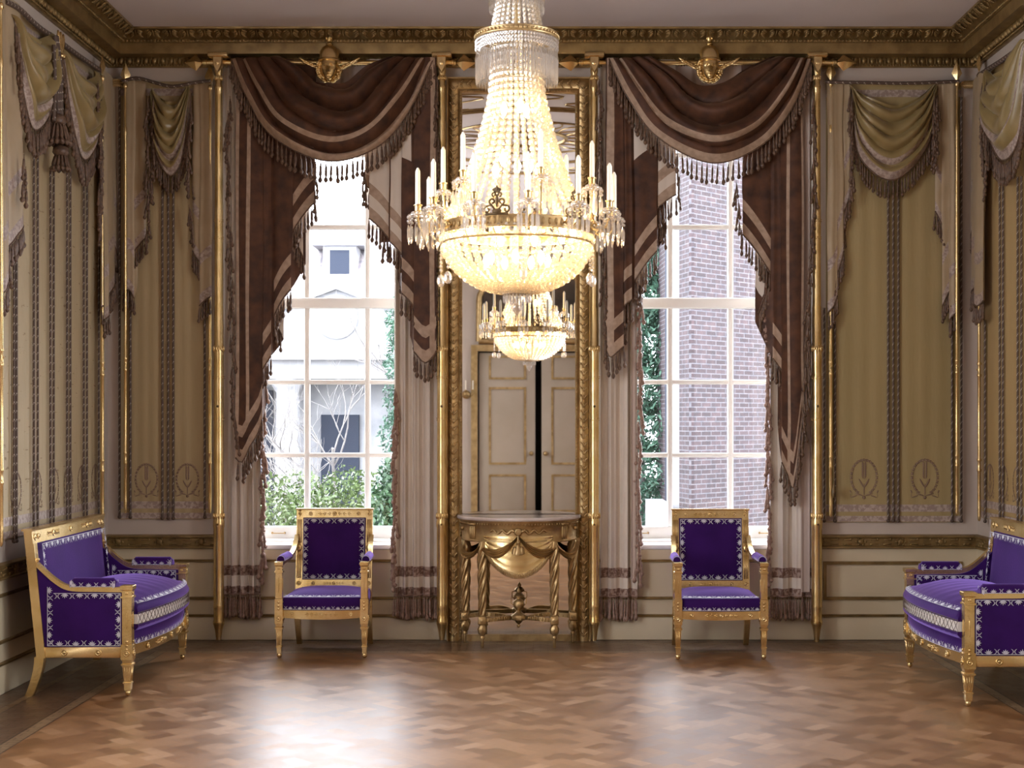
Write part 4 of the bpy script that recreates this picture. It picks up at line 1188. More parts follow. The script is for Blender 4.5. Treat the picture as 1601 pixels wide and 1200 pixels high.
# gilt arrow feathers in the corners at cord height
def arrow(W, label, px0, px1, py):
    t = thing('arrow_bracket', label, 'bracket', BK.P((px0 + px1) / 2, py, .05))
    mb = MB(); c = Vector(BK.P((px0 + px1) / 2, py, .05)); w = abs(BK.hit(px1, py)[0] - BK.hit(px0, py)[0])
    mb.tube([c - Vector((w * .5, 0, 0)), c + Vector((w * .5, 0, 0))], .008, 8)
    mb.build('arrow_shaft', 'antique', t)
    f = MB()
    for k in range(6):
        for sg in (-1, 1):
            p = c + Vector((-w * .4 + w * .14 * k, 0, sg * .014)); ax = Vector((.8, 0, sg * .6)).normalized()
            f.ell(p, (.007, .01, .026), 6, 4, 0, (Vector((-sg * .6, 0, .8)), Vector((0, 1, 0)), ax))
    f.build('arrow_feathers', 'antique', t)
arrow(BK, 'gilt arrow feathers spanning the left corner at cord height', 168, 192, 129)
arrow(BK, 'gilt arrow feathers spanning the right corner at cord height', 1503, 1526, 132)

# ================================================================== GILT POLES, RODS AND HEADS
PYD = .13
def post_x(px): return BK.hit(px, 700, PYD)[0]
def post(px, label, zb_px):
    x = post_x(px); z0 = BK.hit(px, zb_px, PYD)[1]
    t = thing('fasces_post', label, 'post', (x, -PYD, max(z0, 0)), group='thick gilt posts flanking the windows')
    Z = lambda py: BK.hit(px, py, PYD)[1]
    pr = [(.016, max(z0, .0)), (.026, Z(985)), (.036, Z(976)), (.039, Z(975)), (.039, Z(970)), (.0355, Z(968)), (.036, Z(950)), (.039, Z(948)), (.0365, Z(945)),
          (.0365, Z(825)), (.040, Z(822)), (.040, Z(815)), (.036, Z(812)), (.038, Z(806)), (.034, Z(800)), (.034, Z(640)), (.0335, Z(560)), (.034, Z(552)), (.037, Z(548)), (.036, Z(546)),
          (.033, Z(545)), (.031, Z(480)), (.029, Z(478)), (.0285, Z(330)), (.027, Z(326)), (.026, Z(200)), (.025, Z(150)), (.026, Z(140)), (.029, Z(138)), (.026, Z(134)), (.022, Z(132)), (.022, Z(118)), (.028, Z(112)), (.024, Z(100)), (.024, Z(92))]
    mb = MB(); mb.lathe(pr, (x, -PYD, 0), 20); mb.build('shaft', 'gold', t)
    lf = MB()
    for zc, r, h in ((Z(806), .038, .022), (Z(545), .036, .022), (Z(122), .025, .018)):
        for k in range(14):
            th = 2 * PI * k / 14; lf.ell((x + r * math.cos(th), -PYD + r * math.sin(th), zc), (.006, .006, h), 6, 4)
    for zc, r in ((Z(590), .036), (Z(655), .036), (Z(372), .030), (Z(345), .030)):
        for k in range(16):
            th = 2 * PI * k / 16; lf.ell((x + r * math.cos(th), -PYD + r * math.sin(th), zc + .006 * (-1) ** k), (.007, .004, .003), 5, 3)
    lf.build('leaf_collars', 'gold', t)
    for py in (635, 819):
        b = MB(); b.ell((x + (.0 if px < 500 or px > 1000 else .0), -PYD - .036, Z(py)), (.009, .006, .009), 8, 5); b.build('bolt', 'darkgilt', t)
    # capital: shield and flat plate
    c = MB(); zt, zb_ = Z(90), Z(117)
    sh = [(-.034, zt), (.034, zt), (.033, zt - .05), (.02, zt - .085), (0, zb_ + .0), (-.02, zt - .085), (-.033, zt - .05)]
    n = len(sh)
    c.v = [(x + a, -PYD - .034, z) for a, z in sh] + [(x + a * .8, -PYD - .046, zt - (zt - z) * .85 - .006) for a, z in sh] + [(x + a, -PYD + .01, z) for a, z in sh]
    c.f = [tuple(range(n, 2 * n))] + [(i, (i + 1) % n, n + (i + 1) % n, n + i) for i in range(n)] + [(i, (i + 1) % n, 2 * n + (i + 1) % n, 2 * n + i) for i in range(n)] + [tuple(range(2 * n, 3 * n))]
    c.m = [0] * len(c.f); c.sm = [False] * len(c.f)
    c.lathe([(.014, 0), (.016, .004), (.010, .007), (0, .007)], (x, -PYD - .045, zt - .045), 12, 0, (0, -1, 0)); c.build('shield', 'gold', t)
    p = MB(); p.cbox(x - .068, x + .068, -PYD - .05, -.03, Z(90), Z(84), .003); p.build('top_plate', 'gold', t)
    return t
post(342, 'thick gilt post left of the left window', 1000)
post(691, 'thick gilt post between the left window and the pier glass', 1000)
post(929, 'thick gilt post between the pier glass and the right window', 1001)
post(1277, 'thick gilt post right of the right window', 1003)
def hrod(px0, px1, tip0, tip1, label):
    z = BK.hit(0, 98, .10)[1]; a = lambda p: BK.hit(p, 98, .10)[0]
    t = thing('curtain_rod', label, 'curtain rod', (a((px0 + px1) / 2), -.10, z))
    mb = MB(); mb.tube([(a(px0), -.10, z), (a(px1), -.10, z)], .017, 12)
    mb.build('rod', 'gold', t)
    for s_, p, tp in ((-1, px0, tip0), (1, px1, tip1)):
        h = MB(); x = a(p); L = abs(a(tp) - x)
        h.lathe([(.017, 0), (.024, .004), (.024, .016), (.019, .02), (.019, .03)], (x, -.10, z), 12, 0, (s_, 0, 0))
        A = Vector((x + s_ * .03, -.10, z)); D = Vector((s_, 0, 0)); L -= .03
        q = [A, A + D * L * .38 + UP * .058, A + D * L * .38 + Vector((0, -.035, 0)), A + D * L * .38 - UP * .058, A + D * L * .38 + Vector((0, .03, 0)), A + D * L]
        h.add([tuple(v) for v in q], [(0, 1, 2), (0, 2, 3), (0, 3, 4), (0, 4, 1), (5, 2, 1), (5, 3, 2), (5, 4, 3), (5, 1, 4)])
        h.build('spear_finial', 'gold', t)
    return t
hrod(324, 706, 289, 745, 'gilt horizontal rod with spear ends over the left window')
hrod(912, 1300, 872, 1338, 'gilt horizontal rod with spear ends over the right window')

def head(px, label, py_chin=130):
    x = BK.hit(px, 100, .16)[0]; Zc = lambda py: BK.hit(px, py, .20)[1]
    t = thing('helmeted_head', label, 'ornament', (x, -.14, Zc(96)), group='gilt helmeted heads over the windows')
    zc = Zc(108); y = -.19
    # face: one surface, radius profile by height with nose, brow, eye sockets, lips and chin
    mb = MB(); rows = []
    H = .150
    for i in range(25):
        f = i / 24; z = zc + H * .5 - f * H          # forehead to chin
        w = .060 * math.sqrt(max(0.02, 1 - (max(0, f - .22) / .80) ** 2.4)) * (1 if f > .22 else .92 + .08 * f / .22)
        row = []
        for j in range(25):
            u = -1 + 2 * j / 24; th = u * PI * .52
            xx = w * math.sin(th); dep = .058 * math.cos(th) * (1 - .25 * abs(f - .5))
            xa = abs(xx) / .056
            dep += .020 * math.exp(-((xx) / .008) ** 2) * math.exp(-((f - .52) / .13) ** 2)            # nose
            dep += .012 * math.exp(-((xx) / .012) ** 2) * math.exp(-((f - .62) / .04) ** 2)
            dep -= .012 * math.exp(-((abs(xx) - .023) / .012) ** 2) * math.exp(-((f - .40) / .06) ** 2)     # sockets
            dep += .006 * math.exp(-((abs(xx) - .023) / .008) ** 2) * math.exp(-((f - .41) / .025) ** 2)  # lids
            dep += .006 * math.exp(-((abs(xx) - .022) / .018) ** 2) * math.exp(-((f - .30) / .03) ** 2)     # brow
            dep += .008 * math.exp(-((xx) / .014) ** 2) * math.exp(-((f - .75) / .022) ** 2)      # lips
            dep += .007 * math.exp(-((xx) / .013) ** 2) * math.exp(-((f - .81) / .02) ** 2)
            dep -= .003 * math.exp(-((xx) / .016) ** 2) * math.exp(-((f - .78) / .010) ** 2)
            dep += .008 * math.exp(-((xx) / .018) ** 2) * math.exp(-((f - .93) / .05) ** 2)       # chin
            row.append((x + xx, y + .02 - dep, z))
        rows.append(row)
    mb.grid(rows); mb.build('face', 'gold', t)
    h = MB()   # curly hair around the face
    R = random.Random(px)
    for k in range(34):
        a = -PI * .12 - (PI * .76) * 0 + (-PI * 1.14) * k / 33 + PI * .07
        for rr in (.068, .082):
            q = (x + rr * math.cos(a) * 1.02, y + .012 + R.uniform(-.012, .008), zc + .006 + rr * math.sin(a) * 1.1)
            h.ell(q, (.011 + R.uniform(0, .004), .014, .012), 6, 4)
    h.ell((x, y + .045, zc), (.075, .05, .085), 12, 8); h.build('curly_hair', 'gold', t)
    he = MB(); zb = zc + .060     # domed helmet with brim and plume
    pr = [(.074, 0), (.080, .003), (.078, .012), (.070, .018), (.070, .04), (.064, .072), (.048, .098), (.025, .113), (0, .118)]
    he.lathe(pr, (x, y + .03, zb), 24)
    he.build('helmet', 'gold', t)
    pl = MB(); zt = zb + .115
    pl.lathe([(.022, 0), (.024, .008), (.014, .014), (.018, .03), (.024, .055), (.022, .075), (.010, .09), (0, .094)], (x, y + .03, zt), 14, fn=lambda th, hh: 1 + .12 * math.cos(5 * th))
    for k in range(7): pl.ell((x + .018 * math.cos(k), y + .02 + .012 * math.sin(k * 2), zt + .05 + .012 * (k % 3)), (.008, .008, .02), 6, 4)
    pl.build('plume', 'gold', t)
    for s_ in (-1, 1):
        w_ = MB()
        for k in range(9):
            ax = Vector((s_ * 1, 0, .1 + .07 * k)).normalized(); A = Vector((0, 1, 0))
            w_.ell((x + s_ * (.078 + .014 * k), y + .055 - .003 * k, zc + .028 + .006 * k - .01 * (k % 2)), (.009, .011, .030), 6, 4, 0, (A, ax.cross(A), ax))
        w_.build('laurel_sprig', 'gold', t)
head(515, 'gilt helmeted head on the rod over the left window')
head(1109, 'gilt helmeted head on the rod over the right window')

# ================================================================== PIER GLASS
MX0, MX1, MZ0, MZ1 = -.548, .243, .045, 3.832
mt = thing('pier_glass', 'tall gilt framed mirror between the two windows reflecting the chandelier', 'mirror', (PIER, 0, 0))
mb = MB(); mb.box(MX0, MX1, -.03, -.005, MZ0, MZ1); mb.build('mirror_glass', 'mirror', mt)
mb = MB()
fx0, fx1, fz1 = MX0 - .105, MX1 + .105, MZ1 + .105
prof = [(0, 0), (.0, .045), (.012, .055), (.022, .05), (.026, .040), (.035, .048), (.06, .058), (.085, .05), (.092, .04), (.098, .055), (.108, .055), (.108, 0)]
# profile (distance outward from the glass, depth) mitred around three sides
rows = []
for q, e in prof:
    rows.append([(MX0 - q, -e, 0.0), (MX0 - q, -e, MZ1 + q), (MX1 + q, -e, MZ1 + q), (MX1 + q, -e, 0.0)])
mb.grid(rows, None, False)
mb.box(MX0, MX1, -.045, -.0, 0, MZ0)
fo = mb.build('frame', 'antique', mt)
lf = MB()
def leafrow(p0, p1, step, nrm):
    p0, p1 = Vector(p0), Vector(p1); L = (p1 - p0).length; d = (p1 - p0) / L; n = int(L / step); sd = d.cross(nrm)
    for i in range(n):
        c = p0 + d * (L * (i + .5) / n)
        for s_ in (-1, 1):
            for q in (0, 1):
                ax = (d * .8 + sd * s_ * (.55 + .35 * q)).normalized(); A = nrm
                lf.ell(c + sd * s_ * (.010 + .010 * q) + d * (.012 * q) + nrm * .002, (.006, .007, .020 - .004 * q), 6, 4, 0, (A, ax.cross(A), ax))
        lf.ell(c + nrm * .004, (.006, .008, .018), 6, 4, 0, (sd, nrm, d))
nv = Vector((0, -1, 0))
leafrow((MX0 - .059, -.056, .02), (MX0 - .059, -.056, MZ1 + .05), .055, nv); leafrow((MX1 + .059, -.056, .02), (MX1 + .059, -.056, MZ1 + .05), .055, nv)
leafrow((MX0 - .04, -.056, MZ1 + .059), (MX1 + .04, -.056, MZ1 + .059), .055, nv)
lf.build('leaf_moulding', 'antique', fo)
bd = MB()
for i in range(int(MZ1 / .022)):
    for xx in (MX0 - .010, MX1 + .010): bd.ell((xx, -.054, .02 + i * .022), (.006, .006, .0095), 5, 4)
for i in range(int((MX1 - MX0) / .022)): bd.ell((MX0 + .011 + i * .022, -.054, MZ1 + .010), (.0095, .006, .006), 5, 4)
bd.build('bead_moulding', 'antique', fo)

# ================================================================== CONSOLE TABLE
tx = -.150
ct = thing('console_table', 'half-round gilt console table with marble top below the pier glass', 'table', (tx, -.06, 0))
def half(rx, ry, z, y0=-.062, n=40, a0=0.0):
    return [(tx + rx * math.cos(PI - PI * i / n), y0 - ry * math.sin(PI * i / n), z) for i in range(n + 1)]
def halfslab(b, rings, cap=True, y0=-.062):
    rows = [half(rx, ry, z) for rx, ry, z in rings]
    b.grid(rows)
    n = len(b.v)
    for r_ in ((rows[0], rows[-1]) if cap else ()): 
        k = len(b.v); b.v.extend(r_); b.f.append(tuple(range(k, k + len(r_)))); b.m.append(0); b.sm.append(False)
    rb = [[r[0], r[-1]] for r in rows]; b.grid(rb, None, False)
b = MB(); halfslab(b, [(.425, .375, .862), (.432, .382, .868), (.432, .382, .880), (.427, .377, .886)]); b.build('marble_top', 'marble', ct)
b = MB(); halfslab(b, [(.395, .345, .715), (.405, .352, .72), (.405, .352, .728), (.400, .348, .735), (.400, .348, .835), (.412, .358, .845), (.415, .36, .861)])
ap = b.build('apron', 'antique', ct)
b = MB()
def onarc(a, rx=.402, ry=.350, z=0, push=0.0):
    """point on the apron, angle 0 = left end, pi = right end"""
    c_, s_ = math.cos(PI - a), math.sin(a)
    nrm = Vector((c_ / rx, -s_ / ry, 0)).normalized()
    return Vector((tx + rx * c_, -.062 - ry * s_, z)) + nrm * push, nrm
for s_ in (-1, 1):   # ribbon and rosette
    pts = []
    for i in range(26):
        f = i / 25; p, n_ = onarc(PI / 2 + s_ * (.06 + .42 * f), z=.79 + .012 * math.sin(f * 16), push=.008); pts.append(p)
    b.tube(pts, [.010 - .006 * i / 25 for i in range(26)], 6)
p, n_ = onarc(PI / 2, z=.79, push=.0); b.lathe([(.028, 0), (.028, .01), (.018, .018), (.010, .014), (0, .018)], tuple(p), 14, 0, tuple(n_))
for a in (.62, .66, .70, .74, PI - .62, PI - .66, PI - .70, PI - .74):
    p, n_ = onarc(a, z=.78, push=.004); b.ell(p, (.007, .008, .05), 6, 5); b.ell(p + UP * .055 + n_ * .004, (.010, .010, .010), 6, 4)
for a in (.30, PI - .30):
    p, n_ = onarc(a, z=.80, push=.006); b.ell(p, (.014, .014, .014), 8, 6)
for k in range(60):
    p, n_ = onarc(.05 + (PI - .1) * k / 59, z=.838, push=.008); b.ell(p, (.005, .005, .008), 5, 4)
b.build('relief_ornament', 'antique', ap)
# draped carving: two gathered swags, centre apron cloth with fringe, side swags
b = MB()
def festoon(a0, a1, zt0, zt1, sag, thick, push0, push1, rows_=7, mid_a=None):
    rws = []
    for r_ in range(rows_):
        v = r_ / (rows_ - 1); row = []
        for i in range(25):
            u = i / 24; a = a0 + (a1 - a0) * u
            z = zt0 + (zt1 - zt0) * u - sag * (math.sin(PI * u) ** .8) - v * thick * (.35 + .65 * math.sin(PI * u))
            p, n_ = onarc(a, z=z, push=push0 + push1 * math.sin(PI * u) + .006 * (1 if r_ % 2 else -1) + .014 * math.sin(PI * v))
            row.append(tuple(p))
        rws.append(row)
    b.grid(rws)
aF, aR = math.acos(.245 / .402), 0.0      # angles of the front legs
festoon(PI / 2, aF, .775, .695, .055, .065, .006, .015, 9); festoon(PI / 2, PI - aF, .775, .695, .055, .065, .006, .015, 9)
festoon(aF - .02, .22, .695, .735, .07, .05, .012, .012, 7); festoon(PI - aF + .02, PI - .22, .695, .735, .07, .05, .012, .012, 7)
b.build('carved_festoons', 'antique', ct)
b = MB(); rws = []
for r_ in range(12):
    v = r_ / 11; row = []
    for i in range(29):
        u = i / 28; a = aF + .03 + (PI - 2 * aF - .06) * u
        zb_ = .70 - .19 * math.sin(PI * u) ** .75; zt_ = .76
        p, n_ = onarc(a, z=zt_ + (zb_ - zt_) * v, push=.0 + .018 * math.sin(PI * u) * v + .003 * math.sin(v * 26))
        row.append(tuple(p))
    rws.append(row)
b.grid(rws); ac = b.build('carved_apron_cloth', 'gold', ct)
b = MB()
for i in range(64):
    u = i / 63; a = aF + .03 + (PI - 2 * aF - .06) * u; zb_ = .70 - .19 * math.sin(PI * u) ** .75
    p, n_ = onarc(a, z=zb_ - .012, push=.016 * math.sin(PI * u) + .003); b.ell(p, (.0045, .005, .024), 5, 4)
b.build('carved_fringe', 'antique', ac)
b = MB(); p, n_ = onarc(PI / 2, z=.70, push=.03)
b.tube([p + UP * .07, p + UP * .02], .006, 6); b.lathe([(.008, .02), (.016, .012), (.012, .0), (.018, -.01), (.030, -.045), (.03, -.06)], tuple(p), 12, fn=lambda th, h: 1 + .1 * math.cos(9 * th))
for s_ in (-1, 1): b.lathe([(.006, .0), (.012, -.005), (.020, -.04), (.02, -.05)], (p.x + s_ * .024, p.y, p.z - .005), 8)
b.build('carved_tassel', 'antique', ct)
for lx, ly in ((-.245, -.335), (.245, -.335), (-.375, -.115), (.375, -.115)):
    b = MB(); X, Y_ = tx + lx, ly
    tw = lambda th, h: 1 + .20 * math.cos(5 * th - h * 60) if .225 < h < .68 else 1
    pr = [(.008, 0), (.010, .004), (.011, .06), (.016, .062), (.018, .07), (.013, .08), (.026, .10), (.030, .125), (.022, .15), (.016, .158)]
    b.lathe(pr, (X, Y_, 0), 16, fn=lambda th, h: 1 + (.10 * math.cos(8 * th) if .09 < h < .15 else 0))
    b.cbox(X - .028, X + .028, Y_ - .028, Y_ + .028, .158, .215, .005)
    b.lathe([(.014, 0), (.016, .004), (.010, .007), (0, .007)], (X, Y_ - .028, .187), 10, 0, (0, -1, 0))
    b.lathe([(.026, .215), (.026, .225)] + [(.0235 + .008 * (i / 56), .226 + .445 * i / 56) for i in range(57)] + [(.028, .69), (.02, .72)], (X, Y_, 0), 36, fn=tw)
    b.build('leg', 'antique', ct)
b = MB(); X, Y_ = tx, -.20
for lx, ly in ((-.245, -.335), (.245, -.335), (-.375, -.115), (.375, -.115)):
    pts = cr([(tx + lx, ly, .185), (tx + lx * .55, ly * .9 - .02 if ly < -.2 else -.10, .195), (X + (.05 if lx > 0 else -.05), Y_, .185)], 14)
    rows = [[(p[0], p[1] - .014, p[2] - .014), (p[0], p[1] - .014, p[2] + .014), (p[0], p[1] + .014, p[2] + .014), (p[0], p[1] + .014, p[2] - .014)] for p in pts]
    b.grid(rows, None, False, True)
    for i in range(2, 12): b.ell((pts[i][0], pts[i][1] - .016, pts[i][2]), (.006, .005, .014), 5, 4)
b.build('stretcher', 'antique', ct)
b = MB()
b.lathe([(0, .115), (.008, .12), (.012, .13), (.006, .14), (.018, .15), (.026, .165), (.05, .172), (.055, .185), (.050, .205), (.03, .215), (.02, .225), (.012, .235), (.028, .245), (.040, .27), (.036, .30), (.022, .31), (.018, .318), (.034, .325), (.036, .34), (.022, .355), (.010, .36), (.014, .37), (.006, .385), (0, .395)], (X, Y_, 0), 20,
        fn=lambda th, h: 1 + (.06 * math.cos(10 * th) if h < .22 else 0))
for s_ in (-1, 1): b.tube([(X + s_ * .034, Y_, .325), (X + s_ * .052, Y_, .32), (X + s_ * .052, Y_, .285), (X + s_ * .038, Y_, .272)], .0035, 5)
b.build('urn_finial', 'antique', ct)

# ================================================================== PURPLE AND GOLD SEAT FURNITURE
def motifs(mb, quad, spacing, size, sides='tblr', off=.0015, line=True, nrm=None):
    """silver palmettes and crossed arcs round the edge of a flat panel; quad = bl, br, tr, tl"""
    bl, br_, tr, tl = [Vector(q) for q in quad]
    n_ = nrm or (br_ - bl).cross(tl - bl).normalized()
    def leaf(p, ax, L, w):
        s_ = ax.cross(n_)
        mb.add([tuple(p), tuple(p + ax * L * .5 + s_ * w), tuple(p + ax * L), tuple(p + ax * L * .5 - s_ * w), tuple(p + ax * L * .5 + n_ * .002)], [(0, 1, 4), (1, 2, 4), (2, 3, 4), (3, 0, 4)])
    def palm(c, d, inn):
        for k in range(-2, 3):
            a = k * .52; leaf(c, (inn * math.cos(a) + d * math.sin(a)).normalized(), size * (.92 if k else 1), size * .15)
        leaf(c - d * size * .45, d, size * .9, size * .08)
    def cross(c, d, inn):
        for s_ in (-1, 1):
            for q in range(4):
                t0, t1 = q / 4, (q + 1) / 4
                f = lambda t: c + inn * size * t + d * s_ * size * (.12 + .38 * (2 * t - 1) ** 2)
                e = d * size * .08
                a, b_ = f(t0), f(t1); mb.add([tuple(a - e), tuple(a + e), tuple(b_ + e), tuple(b_ - e)], [(0, 1, 2, 3)])
    def run(p, q, inn):
        L = (q - p).length; d = (q - p) / L; n = max(2, round(L / spacing))
        for i in range(n):
            c = p + d * (L * (i + .5) / n) + inn * size * .12 + n_ * off
            (palm if i % 2 else cross)(c, d, inn)
        if line:
            w = .0035; o_ = n_ * off
            mb.add([tuple(p + o_), tuple(q + o_), tuple(q + inn * w + o_), tuple(p + inn * w + o_)], [(0, 1, 2, 3)])
    cen = (bl + br_ + tr + tl) / 4
    for k, p, q in (('b', bl, br_), ('r', br_, tr), ('t', tr, tl), ('l', tl, bl)):
        if k in sides:
            d = (q - p).normalized(); inn = n_.cross(d)
            if inn.dot(cen - p) < 0: inn = -inn
            run(p, q, inn)
def puff(mb, x0, x1, y0, y1, z0, z1, crown, r=.02, nx=14, ny=12, bow=0.0, mi=0):
    """upholstered block with rounded edges and a crowned top; front (y0) bows outward"""
    rows = []
    def P(u, v):
        x = x0 + (x1 - x0) * u; y = y0 + (y1 - y0) * v - bow * (1 - (2 * u - 1) ** 2) * (1 - v)
        z = z1 + crown * (1 - (2 * u - 1) ** 4) * (1 - (2 * v - 1) ** 4)
        return (x, y, z)
    top = [[P(i / nx, j / ny) for i in range(nx + 1)] for j in range(ny + 1)]
    mb.grid(top, lambda i, j: mi)
    loop = [top[0][i] for i in range(nx + 1)] + [top[j][nx] for j in range(1, ny + 1)] + [top[ny][i] for i in range(nx - 1, -1, -1)] + [top[j][0] for j in range(ny - 1, 0, -1)]
    cx_, cy_ = (x0 + x1) / 2, (y0 + y1) / 2
    rws = []
    for k in range(9):
        f = k / 8; z_ = None; bul = r * math.sin(PI * f)
        rws.append([(p[0] + bul * ((p[0] - cx_) / max(abs(p[0] - cx_), .001)) * (abs(p[0] - cx_) > (x1 - x0) * .49), p[1] + bul * (-1 if j <= nx else 0) , p[2] + (z0 - p[2]) * f) for j, p in enumerate(loop)])
    mb.grid(rws, lambda i, j: mi, True, True)
def rosette(mb, p, n_, r=.014):
    mb.lathe([(r, -.002), (r, .003), (r * .75, .006), (r * .7, .003), (r * .4, .003), (r * .3, .006), (0, .007)], p, 12, 0, n_)
def arabesque(mb, p, d, n_, L, h):
    p, d, n_ = Vector(p), Vector(d).normalized(), Vector(n_).normalized(); u = n_.cross(d)
    rosette(mb, tuple(p), tuple(n_), h * .42)
    for s_ in (-1, 1):
        for k in range(3):
            q = p + d * s_ * (h * .6 + (L * .5 - h * .6) * (k + .3) / 3)
            for t_ in (-1, 1):
                ax = (d * s_ + u * t_ * .9).normalized(); mb.ell(q + u * t_ * h * .14, (h * .10, .003, h * .26), 6, 4, 0, (ax.cross(n_), n_, ax))
            mb.ell(q + d * s_ * h * .3, (h * .1, .003, h * .2), 6, 4, 0, (u, n_, d))
def front_leg(mb, x, y, ztop, w=.046, zrail0=.235, zrail1=.385):
    """square tapering fluted leg that rises into the arm post"""
    def ring(h, z): return [(x - h, y - h, z), (x + h, y - h, z), (x + h, y + h, z), (x - h, y + h, z)]
    h = w / 2
    mb.lathe([(.006, 0), (.014, .006), (.017, .018), (.014, .03), (.009, .034)], (x, y, 0), 12)
    prof = [(h * .62, .032), (h * .62, .068), (h * .82, .070), (h * .82, .078), (h * .62, .080), (h * .88, zrail0 - .045), (h * 1.1, zrail0 - .043), (h * 1.1, zrail0 - .034), (h * .85, zrail0 - .030), (h * .95, zrail0 - .012), (h * 1.12, zrail0 - .010), (h * 1.12, zrail1 - .0),
            (h * .92, zrail1 + .004), (h * .92, ztop - .072), (h * 1.15, ztop - .070), (h * 1.15, ztop - .060), (h * .95, ztop - .058), (h * .95, ztop - .030), (h * 1.2, ztop - .022), (h * 1.22, ztop - .003), (h * 1.15, ztop)]
    mb.grid([ring(a, z) for a, z in prof], None, False, True)
    mb.add(ring(h * 1.15, ztop), [(0, 1, 2, 3)]); mb.add(ring(h * .62, .032), [(3, 2, 1, 0)])
    for k in (-1, 0, 1):   # flutes on front and side
        for a_, b_ in ((1, 0), (0, 1)):
            for sg in (-1, 1):
                dx, dy = (k * h * .42, -h * .78 * sg) if a_ else (h * .78 * sg, k * h * .42)
                z0, z1 = .085, zrail0 - .05
                mb.tube([(x + dx * .75, y + dy * .82, z0), (x + dx, y + dy * 1.08, z1)], [.0022, .0034], 5)
    zc = (zrail0 + zrail1) / 2
    for n_, px_, py_ in (((0, -1, 0), 0, -1), ((1, 0, 0), 1, 0), ((-1, 0, 0), -1, 0)):
        rosette(mb, (x + px_ * h * 1.12, y + py_ * h * 1.12, zrail0 + .025), n_, .018)
        for q in range(3):
            mb.ell((x + px_ * h * 1.1, y + py_ * h * 1.1, zc + .01 + q * .022), (.010 if py_ else .003, .003 if py_ else .010, .009), 6, 4)
        mb.ell((x + px_ * h * .95, y + py_ * h * .95, (zrail1 + ztop) / 2 - .03), (.003, .003, .05), 5, 4)
        for k in (-1, 0, 1):
            mb.ell((x + px_ * h * 1.0 + (k * .008 if py_ else 0), y + py_ * h * 1.0 + (k * .008 if px_ else 0), ztop - .012), (.003, .003, .010), 5, 4)
            mb.ell((x + px_ * h * .95 + (k * .006 if py_ else 0), y + py_ * h * .95 + (k * .006 if px_ else 0), ztop - .043), (.004, .004, .008), 5, 4)
def slant_box(mb, x0, x1, y0b, y0t, th, z0, z1, c=0, mi=0):
    """box leaning back: front face y at bottom/top, thickness th"""
    mb.hexa([(x0, y0b, z0), (x1, y0b, z0), (x1, y0b + th, z0), (x0, y0b + th, z0), (x0, y0t, z1), (x1, y0t, z1), (x1, y0t + th, z1), (x0, y0t + th, z1)], mi)

